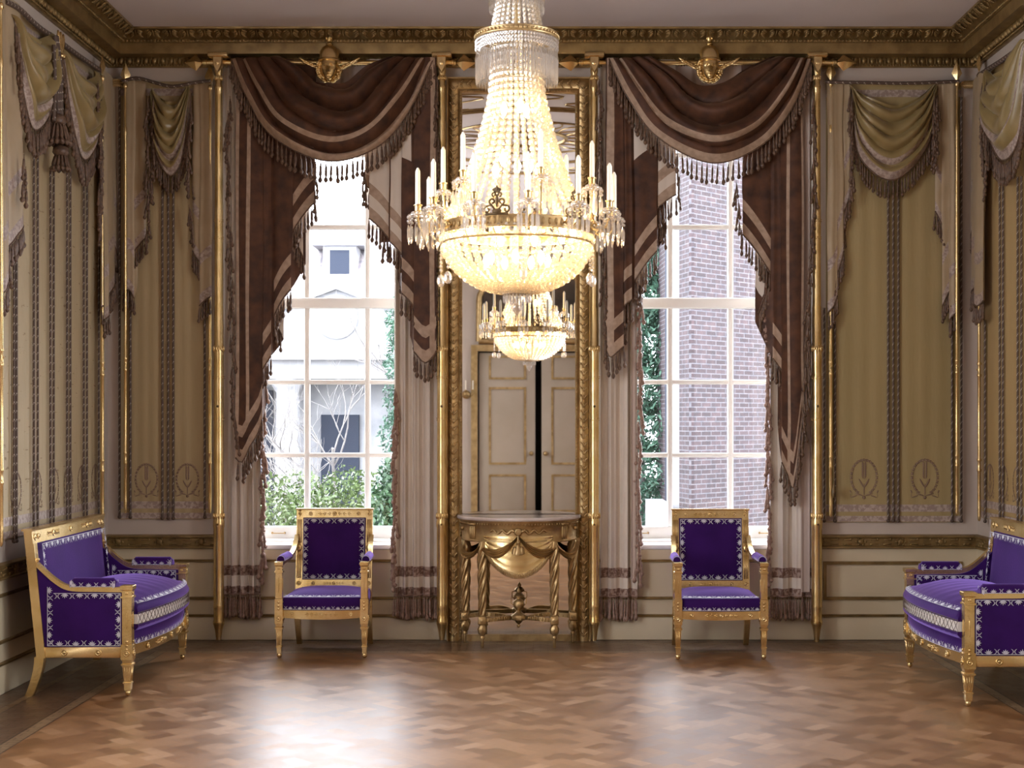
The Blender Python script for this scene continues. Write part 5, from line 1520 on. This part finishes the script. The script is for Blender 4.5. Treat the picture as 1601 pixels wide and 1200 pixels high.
def make_armchair(label, loc, rz):
    t = thing('armchair', label, 'armchair', loc, rz, 'gilt armchairs in purple velvet in front of the windows')
    B = lambda mb, n, m, p=t: mb.build(n, m, p, True)
    yf, yr = -.27, .24
    LEAN = lambda z: .225 + (z - .3) * .11
    for s_ in (-1, 1):
        b = MB(); front_leg(b, s_ * .277, yf, .625); B(b, 'leg', 'gold')
    for s_ in (-1, 1):
        b = MB(); rows = []
        for i in range(9):
            f = i / 8; z = .27 * (1 - f); yy = .225 + .085 * f ** 1.8; h = .021 - .004 * f
            rows.append([(s_ * .245 - h, yy - h, z), (s_ * .245 + h, yy - h, z), (s_ * .245 + h, yy + h, z), (s_ * .245 - h, yy + h, z)])
        b.grid(rows, None, False, True); b.add(rows[-1], [(0, 1, 2, 3)]); B(b, 'leg', 'gold')
    # seat rails
    b = MB(); rows = []
    for i in range(17):
        u = -1 + i / 8; x = u * .255; bw = .022 * (1 - u * u)
        rows.append([(x, yf - .012 - bw, .262 - .008 * (1 - u * u)), (x, yf - .012 - bw, .312), (x, yf + .02, .312), (x, yf + .02, .262)])
    b.grid(rows, None, False, True)
    for s_ in (-1, 1): b.hexa([(s_ * .262, yf + .02, .262), (s_ * .284, yf + .02, .262), (s_ * .258, .23, .262), (s_ * .236, .23, .262), (s_ * .262, yf + .02, .312), (s_ * .284, yf + .02, .312), (s_ * .258, .23, .312), (s_ * .236, .23, .312)])
    b.cbox(-.235, .235, .205, .24, .262, .312, .003)
    sr = B(b, 'seat_rail', 'gold')
    b = MB(); arabesque(b, (0, yf - .036, .287), (1, 0, 0), (0, -1, 0), .22, .034)
    for s_ in (-1, 1): rosette(b, (s_ * .19, yf - .022, .287), (0, -1, 0), .014)
    build_split(b, 'relief_ornament', 'gold', sr)
    # seat upholstery
    b = MB(); puff(b, -.250, .250, yf + .0, .215, .312, .392, .038, .006, bow=.022); se = B(b, 'seat', 'purple')
    b = MB()
    for sgm in range(8):
        u0, u1 = -1 + sgm / 4, -1 + (sgm + 1) / 4
        y = lambda u: yf - .008 - .022 * (1 - u * u)
        q = [(u0 * .248, y(u0), .316), (u1 * .248, y(u1), .316), (u1 * .248, y(u1), .394), (u0 * .248, y(u0), .394)]
        motifs(b, q, .031, .020, 'b' , .004, nrm=Vector((0, -1, 0)))
        q = [(u0 * .248, y(u0) + .002, .3935), (u1 * .248, y(u1) + .002, .3935), (u1 * .24, y(u1) + .09, .424), (u0 * .24, y(u0) + .09, .424)]
        motifs(b, q, .031, .026, 'b', .006)
    B(b, 'embroidered_trim', 'embroid', se)
    # back
    b = MB()
    slant_box(b, -.262, .262, LEAN(.872) , LEAN(.925), .035, .872, .925)
    b.hexa([(-.268, LEAN(.925) - .008, .925), (.268, LEAN(.925) - .008, .925), (.268, LEAN(.925) + .045, .925), (-.268, LEAN(.925) + .045, .925), (-.268, LEAN(.93) - .01, .934), (.268, LEAN(.93) - .01, .934), (.268, LEAN(.93) + .045, .934), (-.268, LEAN(.93) + .045, .934)])
    for s_ in (-1, 1):
        x0, x1 = sorted((s_ * .262, s_ * .216)); slant_box(b, x0, x1, LEAN(.27), LEAN(.872), .035, .27, .872)
        for k in (-1, 0, 1):
            xc = s_ * .239 + k * .011
            b.tube([(xc, LEAN(.70) - .001, .70), (xc, LEAN(.86) - .001, .86)], .004, 5); b.tube([(xc, LEAN(.46) - .001, .46), (xc, LEAN(.62) - .001, .62)], .004, 5)
        b.ell((s_ * .239, LEAN(.665) - .004, .665), (.020, .010, .026), 8, 6)
        rosette(b, (s_ * .239, LEAN(.425), .425), (0, -1, 0), .016); arabesque(b, (s_ * .239, LEAN(.898), .898), (0, 0, 1), (0, -1, 0), .05, .03)
    slant_box(b, -.22, .22, LEAN(.402), LEAN(.45), .03, .402, .45)
    bk = B(b, 'backrest_frame', 'gold')
    b = MB(); arabesque(b, (0, LEAN(.9) - .001, .899), (1, 0, 0), (0, -1, 0), .24, .036); arabesque(b, (0, LEAN(.426) - .001, .426), (1, 0, 0), (0, -1, 0), .15, .028)
    for s_ in (-1, 1): rosette(b, (s_ * .165, LEAN(.9), .899), (0, -1, 0), .014); rosette(b, (s_ * .14, LEAN(.426), .426), (0, -1, 0), .013)
    build_split(b, 'relief_ornament', 'gold', bk)
    b = MB(); rows = []
    for i in range(13):
        f = i / 12; z = .450 + .422 * f
        rows.append([(-.216 + .432 * j / 12, LEAN(z) + .004 - .022 * (math.sin(PI * f) * math.sin(PI * j / 12)) ** .35, z) for j in range(13)])
    b.grid(rows); slant_box(b, -.216, .216, LEAN(.45) + .006, LEAN(.872) + .006, .026, .45, .872); bu = B(b, 'backrest', 'purple')
    b = MB(); pz0, pz1 = .457, .866
    motifs(b, [(-.209, LEAN(pz0) - .012, pz0), (.209, LEAN(pz0) - .012, pz0), (.209, LEAN(pz1) - .012, pz1), (-.209, LEAN(pz1) - .012, pz1)], .046, .030, 'tblr', .006)
    B(b, 'embroidered_trim', 'embroid', bu)
    for s_ in (-1, 1):
        b = MB()
        pts = cr([(s_ * .278, yf + .01, .612), (s_ * .277, -.12, .615), (s_ * .272, .05, .622), (s_ * .262, .17, .66), (s_ * .255, LEAN(.75), .745)], 18)
        b.grid([[(p[0] - .016, p[1], p[2] - .013), (p[0] + .016, p[1], p[2] - .013), (p[0] + .016, p[1], p[2] + .011), (p[0] - .016, p[1], p[2] + .011)] for p in pts], None, False, True)
        ar = B(b, 'armrest', 'gold')
        b = MB(); rows = []
        for i in range(13):
            f = i / 12; y_ = -.215 + .26 * f; xx = s_ * (.278 - .006 * f); z_ = .625 + (.012 * max(0, f - .6))
            e = .75 + .25 * math.sin(PI * min(1, max(0, f))) ** .3
            rows.append([(xx + .026 * math.cos(a) * 1, y_, z_ + .040 * max(0, math.sin(a)) ** .8 * e) for a in [PI * k / 10 for k in range(11)]])
        b.grid(rows); 
        for r_ in (rows[0], rows[-1]): b.add(r_, [tuple(range(11))])
        b.add([rows[0][0], rows[0][-1], rows[-1][-1], rows[-1][0]], [(0, 1, 2, 3)])
        pd = B(b, 'arm_pad', 'purple', ar)
        b = MB()
        for sd in (-1, 1):
            x_ = s_ * .278 + sd * .0268
            q = [(x_, -.213, .626), (x_, .04, .628), (x_, .04, .652), (x_, -.213, .652)]
            motifs(b, q, .028, .015, 'b', .002, nrm=Vector((sd, 0, 0)))
        b.tube([(s_ * .278 + .0262 * math.cos(a), -.216, .625 + .033 * max(0, math.sin(a)) ** .8) for a in [PI * k / 12 for k in range(13)]], .002, 5)
        B(b, 'embroidered_trim', 'embroid', pd)
    return t
ch = make_armchair('gilt armchair in purple velvet standing before the left window', (-1.42, -.466, 0), 0)
dup(ch, (1.165, -.52, 0), 0, 'gilt armchair in purple velvet standing before the right window')

def make_sofa(label, loc, rz):
    t = thing('settee', label, 'sofa', loc, rz, 'gilt settees in purple velvet along the side walls')
    B = lambda mb, n, m, p=t: mb.build(n, m, p, True)
    HL, yf = .595, -.26
    BK0 = lambda z: .20 + (z - .27) * .10
    for s_ in (-1, 1):
        b = MB(); front_leg(b, s_ * HL, yf, .620, .058, .215, .29); B(b, 'leg', 'gold')
    for s_ in (-1, 1):
        b = MB(); rows = []
        for i in range(9):
            f = i / 8; z = .22 * (1 - f); yy = .232 + .06 * f ** 1.7; h = .027 - .006 * f
            rows.append([(s_ * HL - .022, yy - h, z), (s_ * HL + .022, yy - h, z), (s_ * HL + .022, yy + h, z), (s_ * HL - .022, yy + h, z)])
        b.grid(rows, None, False, True); b.add(rows[-1], [(0, 1, 2, 3)]); B(b, 'leg', 'gold')
    b = MB(); rows = []
    for i in range(25):
        u = -1 + i / 12; x = u * (HL - .025); bw = .075 * (1 - u * u); zb = .222 - .0 * (1 - u * u)
        rows.append([(x, yf - .012 - bw, zb), (x, yf - .012 - bw, .278), (x, yf + .03, .278), (x, yf + .03, zb)])
    b.grid(rows, None, False, True)
    for s_ in (-1, 1): b.cbox(*sorted((s_ * (HL - .022), s_ * (HL + .024))), yf + .02, .235, .215, .276, .003)
    b.cbox(-HL, HL, .20, .24, .215, .276, .003)
    sr = B(b, 'seat_rail', 'gold')
    b = MB()
    for u in (-.66, -.33, 0, .33, .66):
        y = yf - .014 - .075 * (1 - u * u); n_ = Vector((-.25 * -u, -1, 0)).normalized() if False else Vector((u * .26, -1, 0)).normalized()
        if abs(u) in (.33,): arabesque(b, (u * HL, y, .25), (1, n_.x, 0), n_, .15, .038)
        else: rosette(b, (u * HL, y, .25), tuple(n_), .017)
    for s_ in (-1, 1):
        for y in (-.10, .09): rosette(b, (s_ * (HL + .024), y, .245), (s_, 0, 0), .019)
    build_split(b, 'relief_ornament', 'gold', sr)
    # fixed seat base
    b = MB(); puff(b, -HL + .03, HL - .03, yf - .005, .19, .278, .352, .01, .012, nx=24, bow=.072); sb = B(b, 'seat_base', 'purple')
    b = MB()
    N = 14
    yb = lambda u, k=0: yf - .012 - .074 * (1 - u * u) - k
    for i in range(N):
        u0, u1 = -1 + 2 * i / N, -1 + 2 * (i + 1) / N
        motifs(b, [(u0 * (HL - .03), yb(u0, .002), .282), (u1 * (HL - .03), yb(u1, .002), .282), (u1 * (HL - .03), yb(u1, .01), .35), (u0 * (HL - .03), yb(u0, .01), .35)], .036, .028, 'b', .005)
    B(b, 'embroidered_trim', 'embroid', sb)
    # loose cushion: purple top and bottom, white laced band between
    b = MB(); nx, ny = 40, 14; cx0 = HL - .035
    def edge_out(u): return yf - .035 - .085 * (1 - u * u)
    levels = [(.352, -.045), (.358, -.012), (.380, .010), (.398, .008), (.452, .010), (.468, .012), (.498, -.002), (.515, -.035)]
    def loop(z, e):
        pts = []
        for i in range(nx + 1):
            u = -1 + 2 * i / nx; sc_ = .006 * math.sin(i * PI / 1.0) * 0 + (.004 * math.cos(i * PI) if .36 < z < .41 else 0)
            pts.append((u * (cx0 + e * .6), edge_out(u) - e - sc_, z + .010 * (1 - u * u)))
        for j in range(1, ny): f = j / ny; pts.append((cx0 + e * .6, edge_out(1) - e + (.19 - edge_out(1) + e) * f, z))
        for i in range(nx, -1, -1): u = -1 + 2 * i / nx; pts.append((u * (cx0 + e * .6), .19, z))
        for j in range(ny - 1, 0, -1): f = j / ny; pts.append((-cx0 - e * .6, edge_out(1) - e + (.19 - edge_out(1) + e) * f, z))
        return pts
    L = [loop(z, e) for z, e in levels]
    b.grid(L, lambda i, j: 1 if i == 3 else 0, True, True)
    rows = []
    for k in range(13):
        v = k / 12; row = []
        for i in range(nx + 1):
            u = -1 + 2 * i / nx; yy0 = edge_out(u) + .035; y = yy0 + (.19 - yy0) * v
            row.append((u * (cx0 - .021), y, .515 + .010 * (1 - u * u) * (1 - v) + .075 * (1 - u ** 4) * (math.sin(PI * min(1, v * .85 + .0)) ** .7) + .003 * math.sin(i * 1.7 + 3 * v) * math.sin(PI * v)))
        rows.append(row)
    b.grid(rows); b.add([p for p in L[0]], [tuple(range(len(L[0])))[::-1]])
    cu = B(b, 'seat_cushion', ['purple', 'whitesilk'])
    b = MB()    # lacing
    nl = 28
    def lp(u, z): 
        return Vector((u * (cx0 + .008), edge_out(u) - .012, z + .010 * (1 - u * u)))
    for i in range(nl):
        u0 = -1 + 2 * i / nl; u1 = -1 + 2 * (i + 1) / nl
        b.tube([lp(u0, .398), lp(u1, .458)], .0015, 4); b.tube([lp(u1, .398), lp(u0, .458)], .0015, 4)
    for z in (.396, .460): b.tube([lp(-1 + 2 * i / 40, z) for i in range(41)], .0018, 5)
    B(b, 'lacing_cord', 'ropedark', cu)
    b = MB()
    for i in range(N):
        u0, u1 = -1 + 2 * i / N, -1 + 2 * (i + 1) / N
        f = lambda u, k, z: (u * (cx0 - .02), edge_out(u) + k, z + .010 * (1 - u * u))
        motifs(b, [f(u0, .0, .505), f(u1, .0, .505), f(u1, .085, .555 if abs(u1) < .95 else .53), f(u0, .085, .555 if abs(u0) < .95 else .53)], .036, .030, 'b', .006)
    B(b, 'embroidered_trim', 'embroid', cu)
    # arms: rail, upholstered side panel, pad
    for s_ in (-1, 1):
        b = MB()
        pts = cr([(s_ * HL, yf + .02, .598), (s_ * HL, -.10, .600), (s_ * HL, .06, .606), (s_ * HL, .15, .65), (s_ * (HL + .005), BK0(.75) + .01, .75)], 20)
        b.grid([[(p[0] - .020, p[1], p[2] - .016), (p[0] + .020, p[1], p[2] - .016), (p[0] + .020, p[1], p[2] + .012), (p[0] - .020, p[1], p[2] + .012)] for p in pts], None, False, True)
        b.lathe([(0, 0), (.012, .004), (.012, .02), (0, .024)], (s_ * (HL - .012), BK0(.76), .762), 10, 0, (s_, 0, 0))
        ar = B(b, 'armrest', 'gold')
        b = MB(); prof = [(p[1], p[2] - .016) for p in pts]
        n = len(prof); xo, xi = s_ * (HL + .016), s_ * (HL - .030)
        rows = [[(xo, y, .276) for y, z in prof], [(xo + s_ * .006, y, (.276 + z) / 2) for y, z in prof], [(xo, y, z) for y, z in prof], [(xi, y, z) for y, z in prof], [(xi, y, .276) for y, z in prof]]
        b.grid(rows, None, False); sp_ = B(b, 'side_panel', 'purple')
        b = MB()
        for x_, nn in ((xo + s_ * .008, s_), (xi - s_ * .001, -s_)):
            lo, hi = .282, .578
            motifs(b, [(x_, yf + .034, lo), (x_, .185, lo), (x_, .185, hi + .035), (x_, yf + .034, hi)], .044, .028, 'blr', .002, nrm=Vector((nn, 0, 0)))
            motifs(b, [(x_, yf + .034, hi - .2), (x_, .15, hi - .2), (x_, .15, hi), (x_, yf + .034, hi)], .044, .028, 't', .002, nrm=Vector((nn, 0, 0)))
        B(b, 'embroidered_trim', 'embroid', sp_)
        b = MB(); rows = []
        for i in range(15):
            f = i / 14; y_ = -.20 + .26 * f
            e = min(1, f * 9 + .55, (1 - f) * 9 + .55)
            rows.append([(s_ * HL + .030 * math.cos(a), y_, .612 + .050 * max(0, math.sin(a)) ** .6 * e) for a in [PI * k / 10 for k in range(11)]])
        b.grid(rows)
        for r_ in (rows[0], rows[-1]): b.add(r_, [tuple(range(11))])
        b.add([rows[0][0], rows[0][-1], rows[-1][-1], rows[-1][0]], [(0, 1, 2, 3)])
        pd = B(b, 'arm_pad', 'purple', ar)
        b = MB()
        for sd in (-1, 1):
            x_ = s_ * HL + sd * .0315
            motifs(b, [(x_, -.197, .613), (x_, .057, .613), (x_, .057, .645), (x_, -.197, .645)], .040, .022, 'blr', .002, nrm=Vector((sd, 0, 0)))
        B(b, 'embroidered_trim', 'embroid', pd)
    # back
    b = MB()
    slant_box(b, -HL - .045, HL + .045, BK0(.855), BK0(.925), .045, .855, .925)
    b.hexa([(-HL - .052, BK0(.925) - .008, .925), (HL + .052, BK0(.925) - .008, .925), (HL + .052, BK0(.925) + .055, .925), (-HL - .052, BK0(.925) + .055, .925), (-HL - .052, BK0(.93) - .01, .936), (HL + .052, BK0(.93) - .01, .936), (HL + .052, BK0(.93) + .055, .936), (-HL - .052, BK0(.93) + .055, .936)])
    for s_ in (-1, 1):
        x0, x1 = sorted((s_ * (HL + .030), s_ * (HL - .022))); slant_box(b, x0, x1, BK0(.215), BK0(.855), .05, .215, .855)
    slant_box(b, -HL, HL, BK0(.50), BK0(.54), .04, .50, .54)
    bk = B(b, 'backrest_frame', 'gold')
    b = MB()
    for k in (-.30, .30): arabesque(b, (k, BK0(.89) - .001, .89), (1, 0, 0), (0, -1, 0), .20, .046)
    for k in (-.54, 0, .54): rosette(b, (k, BK0(.89), .89), (0, -1, 0), .018)
    for s_ in (-1, 1): rosette(b, (s_ * (HL - .0), BK0(.89), .89), (0, -1, 0), .02)
    build_split(b, 'relief_ornament', 'gold', bk)
    b = MB(); rows = []
    for i in range(15):
        f = i / 14; z = .40 + .455 * f
        rows.append([(-HL + .022 + (2 * HL - .044) * j / 20, BK0(z) + .004 - .028 * (math.sin(PI * min(1, f + .02)) * math.sin(PI * j / 20)) ** .35, z) for j in range(21)])
    b.grid(rows); slant_box(b, -HL + .022, HL - .022, BK0(.40) + .01, BK0(.855) + .01, .034, .40, .855); bu = B(b, 'backrest', 'purple')
    b = MB(); lo, hi, e = .54, .850, HL - .028
    motifs(b, [(-e, BK0(lo) - .016, lo), (e, BK0(lo) - .016, lo), (e, BK0(hi) - .016, hi), (-e, BK0(hi) - .016, hi)], .046, .032, 'tlr', .010)
    B(b, 'embroidered_trim', 'embroid', bu)
    return t
so = make_sofa('gilt settee in purple velvet against the left wall', (-2.573, -1.38, 0), PI / 2 )
dup(so, (2.57, -1.67, 0), -PI / 2, 'gilt settee in purple velvet against the right wall, cut by the picture edge')

# ================================================================== CHANDELIER
cx_, cyy_ = -.1055, -3.58
cd = thing('chandelier', 'big lit crystal chandelier with white candles hanging in the middle of the room', 'chandelier', (cx_, cyy_, 2.06))
RZ = 2.39
_ball = None
def bead_template(su=5, sv=4):
    b = MB(); b.ell((0, 0, 0), (1, 1, 1), su, sv); return b.v, b.f
_bv, _bf = bead_template()
def bead(mb, p, r, h=None):
    h = h or r
    mb.org = True; mb.add([(p[0] + x * r, p[1] + y * r, p[2] + z * h) for x, y, z in _bv], _bf, 0, False)
def strands(prof, n, r, name, phase=0, jitter=0, hang=1.15, skip=None):
    """beads strung down a profile [(radius, z)] repeated n times round"""
    mb = MB()
    pts = resample([(a, 0, z) for a, z in prof], r * 2 * hang * .93)
    for k in range(n):
        th = 2 * PI * (k + phase) / n
        c, s_ = math.cos(th), math.sin(th)
        for q in pts:
            rr = r * (1 + random.uniform(-.12, .12))
            bead(mb, (cx_ + q.x * c, cyy_ + q.x * s_, q.z), rr, rr * hang)
    return mb
tent = cr([(.112, 3.25), (.112, 3.10), (.122, 2.98), (.150, 2.86), (.185, 2.74), (.235, 2.60), (.285, 2.50), (.325, 2.43)], 40)
o = strands(tent, 32, .0138, 't').build('bead_tent', 'crystal', cd); stuffy(o)
bas = cr([(.335, 2.335), (.325, 2.29), (.300, 2.245), (.255, 2.195), (.195, 2.155), (.13, 2.13), (.07, 2.12)], 40)
o = strands(bas, 42, .0132, 'b', .5).build('bead_basket', 'crystal', cd); stuffy(o)
o = strands([(.338, 2.372), (.338, 2.345)], 60, .012, 'r').build('bead_girdle', 'crystal', cd); stuffy(o)
crown = cr([(.115, 3.27), (.100, 3.34), (.085, 3.42), (.08, 3.50)], 12)
o = strands(crown, 26, .010, 'c').build('bead_crown', 'crystal', cd); stuffy(o)
strs = strands([(a * .93, z) for a, z in bas], 34, .012, 'b2', .2); stuffy(strs.build('bead_basket_lining', 'crystal', cd))
# prism fringes
def prism(mb, p, L, w, mi=0):
    x, y, z = p
    mb.add([(x, y, z), (x + w, y, z - L * .3), (x, y + w, z - L * .3), (x - w, y, z - L * .3), (x, y - w, z - L * .3),
            (x + w * .8, y, z - L * .8), (x, y + w * .8, z - L * .8), (x - w * .8, y, z - L * .8), (x, y - w * .8, z - L * .8), (x, y, z - L)],
           [(0, 1, 2), (0, 2, 3), (0, 3, 4), (0, 4, 1), (1, 5, 6, 2), (2, 6, 7, 3), (3, 7, 8, 4), (4, 8, 5, 1), (9, 6, 5), (9, 7, 6), (9, 8, 7), (9, 5, 8)], mi)
b = MB()
for ring_, r_, n, L in ((0, .182, 84, .175), (1, .165, 70, .15)):
    for k in range(n):
        th = 2 * PI * (k + .3 * ring_) / n; p = (cx_ + r_ * math.cos(th), cyy_ + r_ * math.sin(th), 3.235)
        for q in range(3): bead(b, (p[0], p[1], p[2] - .008 - .016 * q), .0062)
        prism(b, (p[0], p[1], p[2] - .045), L - .03 + .012 * (k % 2), .0040)
o = b.build('crystal_fringe', 'prism', cd); stuffy(o)
b = MB()
for k in range(56):
    th = 2 * PI * k / 56; p = (cx_ + .122 * math.cos(th), cyy_ + .122 * math.sin(th), 3.52)
    for q in range(3): bead(b, (p[0], p[1], p[2] - .008 - .016 * q), .006)
    prism(b, (p[0], p[1], p[2] - .045), .12, .0038)
o = b.build('crystal_fringe', 'prism', cd); stuffy(o)
# metal rings
def hoop(mb, r, z0, z1, th=.006, seg=64, orn=0):
    mb.lathe([(r - th, z0), (r, z0), (r + .003, z0 + .004), (r, z0 + .008), (r, z1 - .008), (r + .003, z1 - .004), (r, z1), (r - th, z1), (r - th, z0)], (cx_, cyy_, 0), seg, cap=False)
    if orn:
        for k in range(orn):
            a = 2 * PI * k / orn; zc = (z0 + z1) / 2
            mb.ell((cx_ + r * math.cos(a), cyy_ + r * math.sin(a), zc), (.008, .008, (z1 - z0) * .28), 6, 4)
b = MB(); hoop(b, .345, RZ - .026, RZ + .026, orn=72); mr = b.build('main_ring', 'antique', cd)
b = MB(); hoop(b, .185, 3.235, 3.262, orn=60); b.build('upper_ring', 'antique', cd)
b = MB(); hoop(b, .124, 3.52, 3.545, orn=30); b.build('crown_ring', 'antique', cd)
b = MB(); hoop(b, .336, 2.325, 2.335); b.build('lower_ring', 'antique', cd)
b = MB(); b.tube([(cx_, cyy_, 2.10), (cx_, cyy_, 3.9)], .008, 8); b.lathe([(.012, 3.9), (.03, 3.92), (.02, 3.98), (.012, 4.0), (.012, 4.18), (.07, 4.20), (.09, 4.23), (.09, 4.235)], (cx_, cyy_, 0), 16)
for k in range(6):
    a = PI / 3 * k + .2; b.tube([(cx_ + .34 * math.cos(a), cyy_ + .34 * math.sin(a), RZ), (cx_, cyy_, RZ - .02)], .004, 5)
b.build('stem', 'antique', cd)
# palmette crests standing on the ring
for k in range(6):
    a = -PI / 2 - .23 + PI / 3 * k
    n_ = Vector((math.cos(a), math.sin(a), 0)); d = Vector((-math.sin(a), math.cos(a), 0)); c = Vector((cx_, cyy_, RZ + .026)) + n_ * .345
    b = MB()
    def sp(x, z, r, t0, t1, sg, w=.0048):
        """small spiral scroll"""
        b.tube([c + d * sg * (x + r * (1 - .6 * k / 14) * math.cos(t0 + (t1 - t0) * k / 14)) + UP * (z + r * (1 - .6 * k / 14) * math.sin(t0 + (t1 - t0) * k / 14)) for k in range(15)], w, 6)
    for s_ in (-1, 1):
        sp(.042, .018, .015, PI * .5, -PI * 1.4, s_); sp(.020, .052, .015, -PI * .5, PI * 1.5, s_); sp(.012, .082, .010, -PI * .5, PI * 1.4, s_, .004)
        b.tube([c + d * s_ * .042 + UP * .033, c + d * s_ * .022 + UP * .036, c + d * s_ * .010 + UP * .020], .005, 6)
        for k in range(3): 
            ax = (UP + d * s_ * (.35 + .45 * k)).normalized(); b.ell(c + UP * .088 + ax * .014, (.0045, .004, .013), 6, 4, 0, (ax.cross(n_), n_, ax))
    b.ell(c + UP * .104, (.006, .005, .016), 6, 5, 0, (d, n_, UP)); b.ell(c + UP * .055, (.008, .006, .030), 8, 5, 0, (d, n_, UP)); b.ell(c + UP * .012, (.022, .005, .012), 8, 5, 0, (d, n_, UP))
    b.tube([c - d * .05, c + d * .05], .006, 6)
    b.build('palmette_crest', 'darkgilt', cd)
# candle arms: twelve outer, six inner and higher
def arm(a, r, zcup, r0, tag_):
    n_ = Vector((math.cos(a), math.sin(a), 0)); O = Vector((cx_, cyy_, 0))
    b = MB(); P0 = O + n_ * r0 + UP * RZ; P1 = O + n_ * r + UP * (zcup - .05)
    b.tube(cr([tuple(P0), tuple(O + n_ * (r0 + (r - r0) * .5) + UP * (RZ - .02)), tuple(O + n_ * (r - .01) + UP * (RZ + .005)), tuple(P1)], 12), .0055, 7)
    if r > .4:
        pts = [P0 + n_ * (.02 + .014 * math.cos(t) * (1 - t / 10)) + UP * (.0 + .016 * math.sin(t) * (1 - t / 10)) for t in [i * .5 for i in range(14)]]
        b.tube(pts, .004, 5)
    c = O + n_ * r + UP * zcup
    ar = b.build('candle_arm', 'gold', cd)
    b = MB(); b.lathe([(.006, -.055), (.012, -.045), (.009, -.035), (.014, -.028), (.015, -.004), (.020, -.002), (.020, .002), (.013, .002)], tuple(c), 12); b.build('candle_cup', 'gold', ar)
    b = MB(); b.lathe([(.0112, -.01), (.0108, .150), (.004, .165), (0, .167)], tuple(c), 10); b.build('candle', 'wax', ar)
    b = MB(); b.tube([c + UP * .165, c + UP * .175 + n_ * .002], .001, 4); b.build('wick', 'black', ar)
    b = MB(); b.lathe([(.012, -.052), (.042, -.050), (.046, -.045), (.044, -.042), (.012, -.046)], tuple(c), 16)
    for k in range(11):
        th = 2 * PI * k / 11; p = (c.x + .043 * math.cos(th), c.y + .043 * math.sin(th), c.z - .056)
        bead(b, p, .0085); bead(b, (p[0], p[1], p[2] - .018), .0075)
        prism(b, (p[0], p[1], p[2] - .028), .082 + .008 * (k % 2), .0062)
    for k in range(8):
        th = 2 * PI * k / 8; bead(b, (c.x + .024 * math.cos(th), c.y + .024 * math.sin(th), c.z - .036), .008)
    b.build('crystal_drops', 'prism', ar)
for k in range(12): arm(-PI / 2 - .40 + PI / 6 * k, .440, 2.495, .348, 'o')
for k in range(6): arm(-PI / 2 + .32 + PI / 3 * k, .340, 2.612, .335, 'i')
# pendants and the bottom finial
for a in (PI + .05, -.02, -PI / 2 + .1, -.30, PI + .5, PI / 2):
    c = Vector((cx_ + .338 * math.cos(a), cyy_ + .338 * math.sin(a), 0)); b = MB()
    for q in range(6): bead(b, (c.x, c.y, 2.30 - .018 * q), .008)
    b.ell((c.x, c.y, 2.165), (.019, .012, .028), 8, 6); b.build('crystal_pendant', 'prism', cd)
b = MB(); b.lathe([(.045, 2.125), (.062, 2.118), (.062, 2.108), (.02, 2.10)], (cx_, cyy_, 0), 24); b.build('bottom_ring', 'antique', cd)
b = MB()
for k in range(24): 
    th = 2 * PI * k / 24; prism(b, (cx_ + .058 * math.cos(th), cyy_ + .058 * math.sin(th), 2.11), .045, .005)
b.lathe([(.010, 2.09), (.030, 2.08), (.034, 2.065), (.022, 2.05), (.028, 2.045), (.016, 2.03), (.004, 2.015), (0, 2.005)], (cx_, cyy_, 0), 12, sm=False)
b.build('crystal_finial', 'prism', cd)
# light bulbs inside tent and basket
def bulb(x, y, z, m='bulb'):
    b = MB(); b.lathe([(.006, -.025), (.012, -.012), (.017, .004), (.013, .020), (.005, .034), (0, .038)], (x, y, z), 10); b.build('light_bulb', m, cd)
for k in range(10):
    a = 2 * PI * k / 10; bulb(cx_ + .25 * math.cos(a), cyy_ + .25 * math.sin(a), 2.375)
for k in range(5):
    a = 2 * PI * k / 5 + .3; bulb(cx_ + .10 * math.cos(a), cyy_ + .10 * math.sin(a), 2.66 + .03 * (k % 2), 'bulbsoft')
for k in range(3):
    a = 2 * PI * k / 3 + .8; bulb(cx_ + .06 * math.cos(a), cyy_ + .06 * math.sin(a), 2.93, 'bulbsoft')

for k in range(7):
    a = 2 * PI * k / 7 + .2; bulb(cx_ + .14 * math.cos(a), cyy_ + .14 * math.sin(a), 2.255, 'bulbmid')

# ================================================================== WALL SCONCES on the entrance wall and side walls behind the camera
def sconce(label, loc, rz):
    t = thing('wall_sconce', label, 'wall lamp', loc, rz, 'unlit gilt candle sconces beside the double door')
    B = lambda mb, n, m: mb.build(n, m, t, True)
    b = MB(); b.lathe([(.0, 0), (.05, .005), (.06, .02), (.04, .04), (.03, .045), (0, .045)], (0, 0, 0), 16, 0, (0, 1, 0)); B(b, 'wall_plate', 'antique')
    for k in (-1, 0, 1):
        b = MB(); b.tube(cr([(0, .03, 0), (k * .05, .10, -.03), (k * .10, .14, .0), (k * .10, .15, .04)], 10), .007, 6)
        b.lathe([(.02, .04), (.024, .045), (.012, .055), (.012, .07)], (k * .10, .15, 0), 10); B(b, 'arm', 'antique')
        b = MB(); b.lathe([(.0115, .07), (.0115, .20), (0, .20)], (k * .10, .15, 0), 10); B(b, 'candle', 'wax')
    return t
s1 = sconce('three-light gilt sconce left of the double door, mirrored in the pier glass', (-1.06, YB, 1.90), 0)
dup(s1, (1.06, YB, 1.90), 0, 'three-light gilt sconce right of the double door')
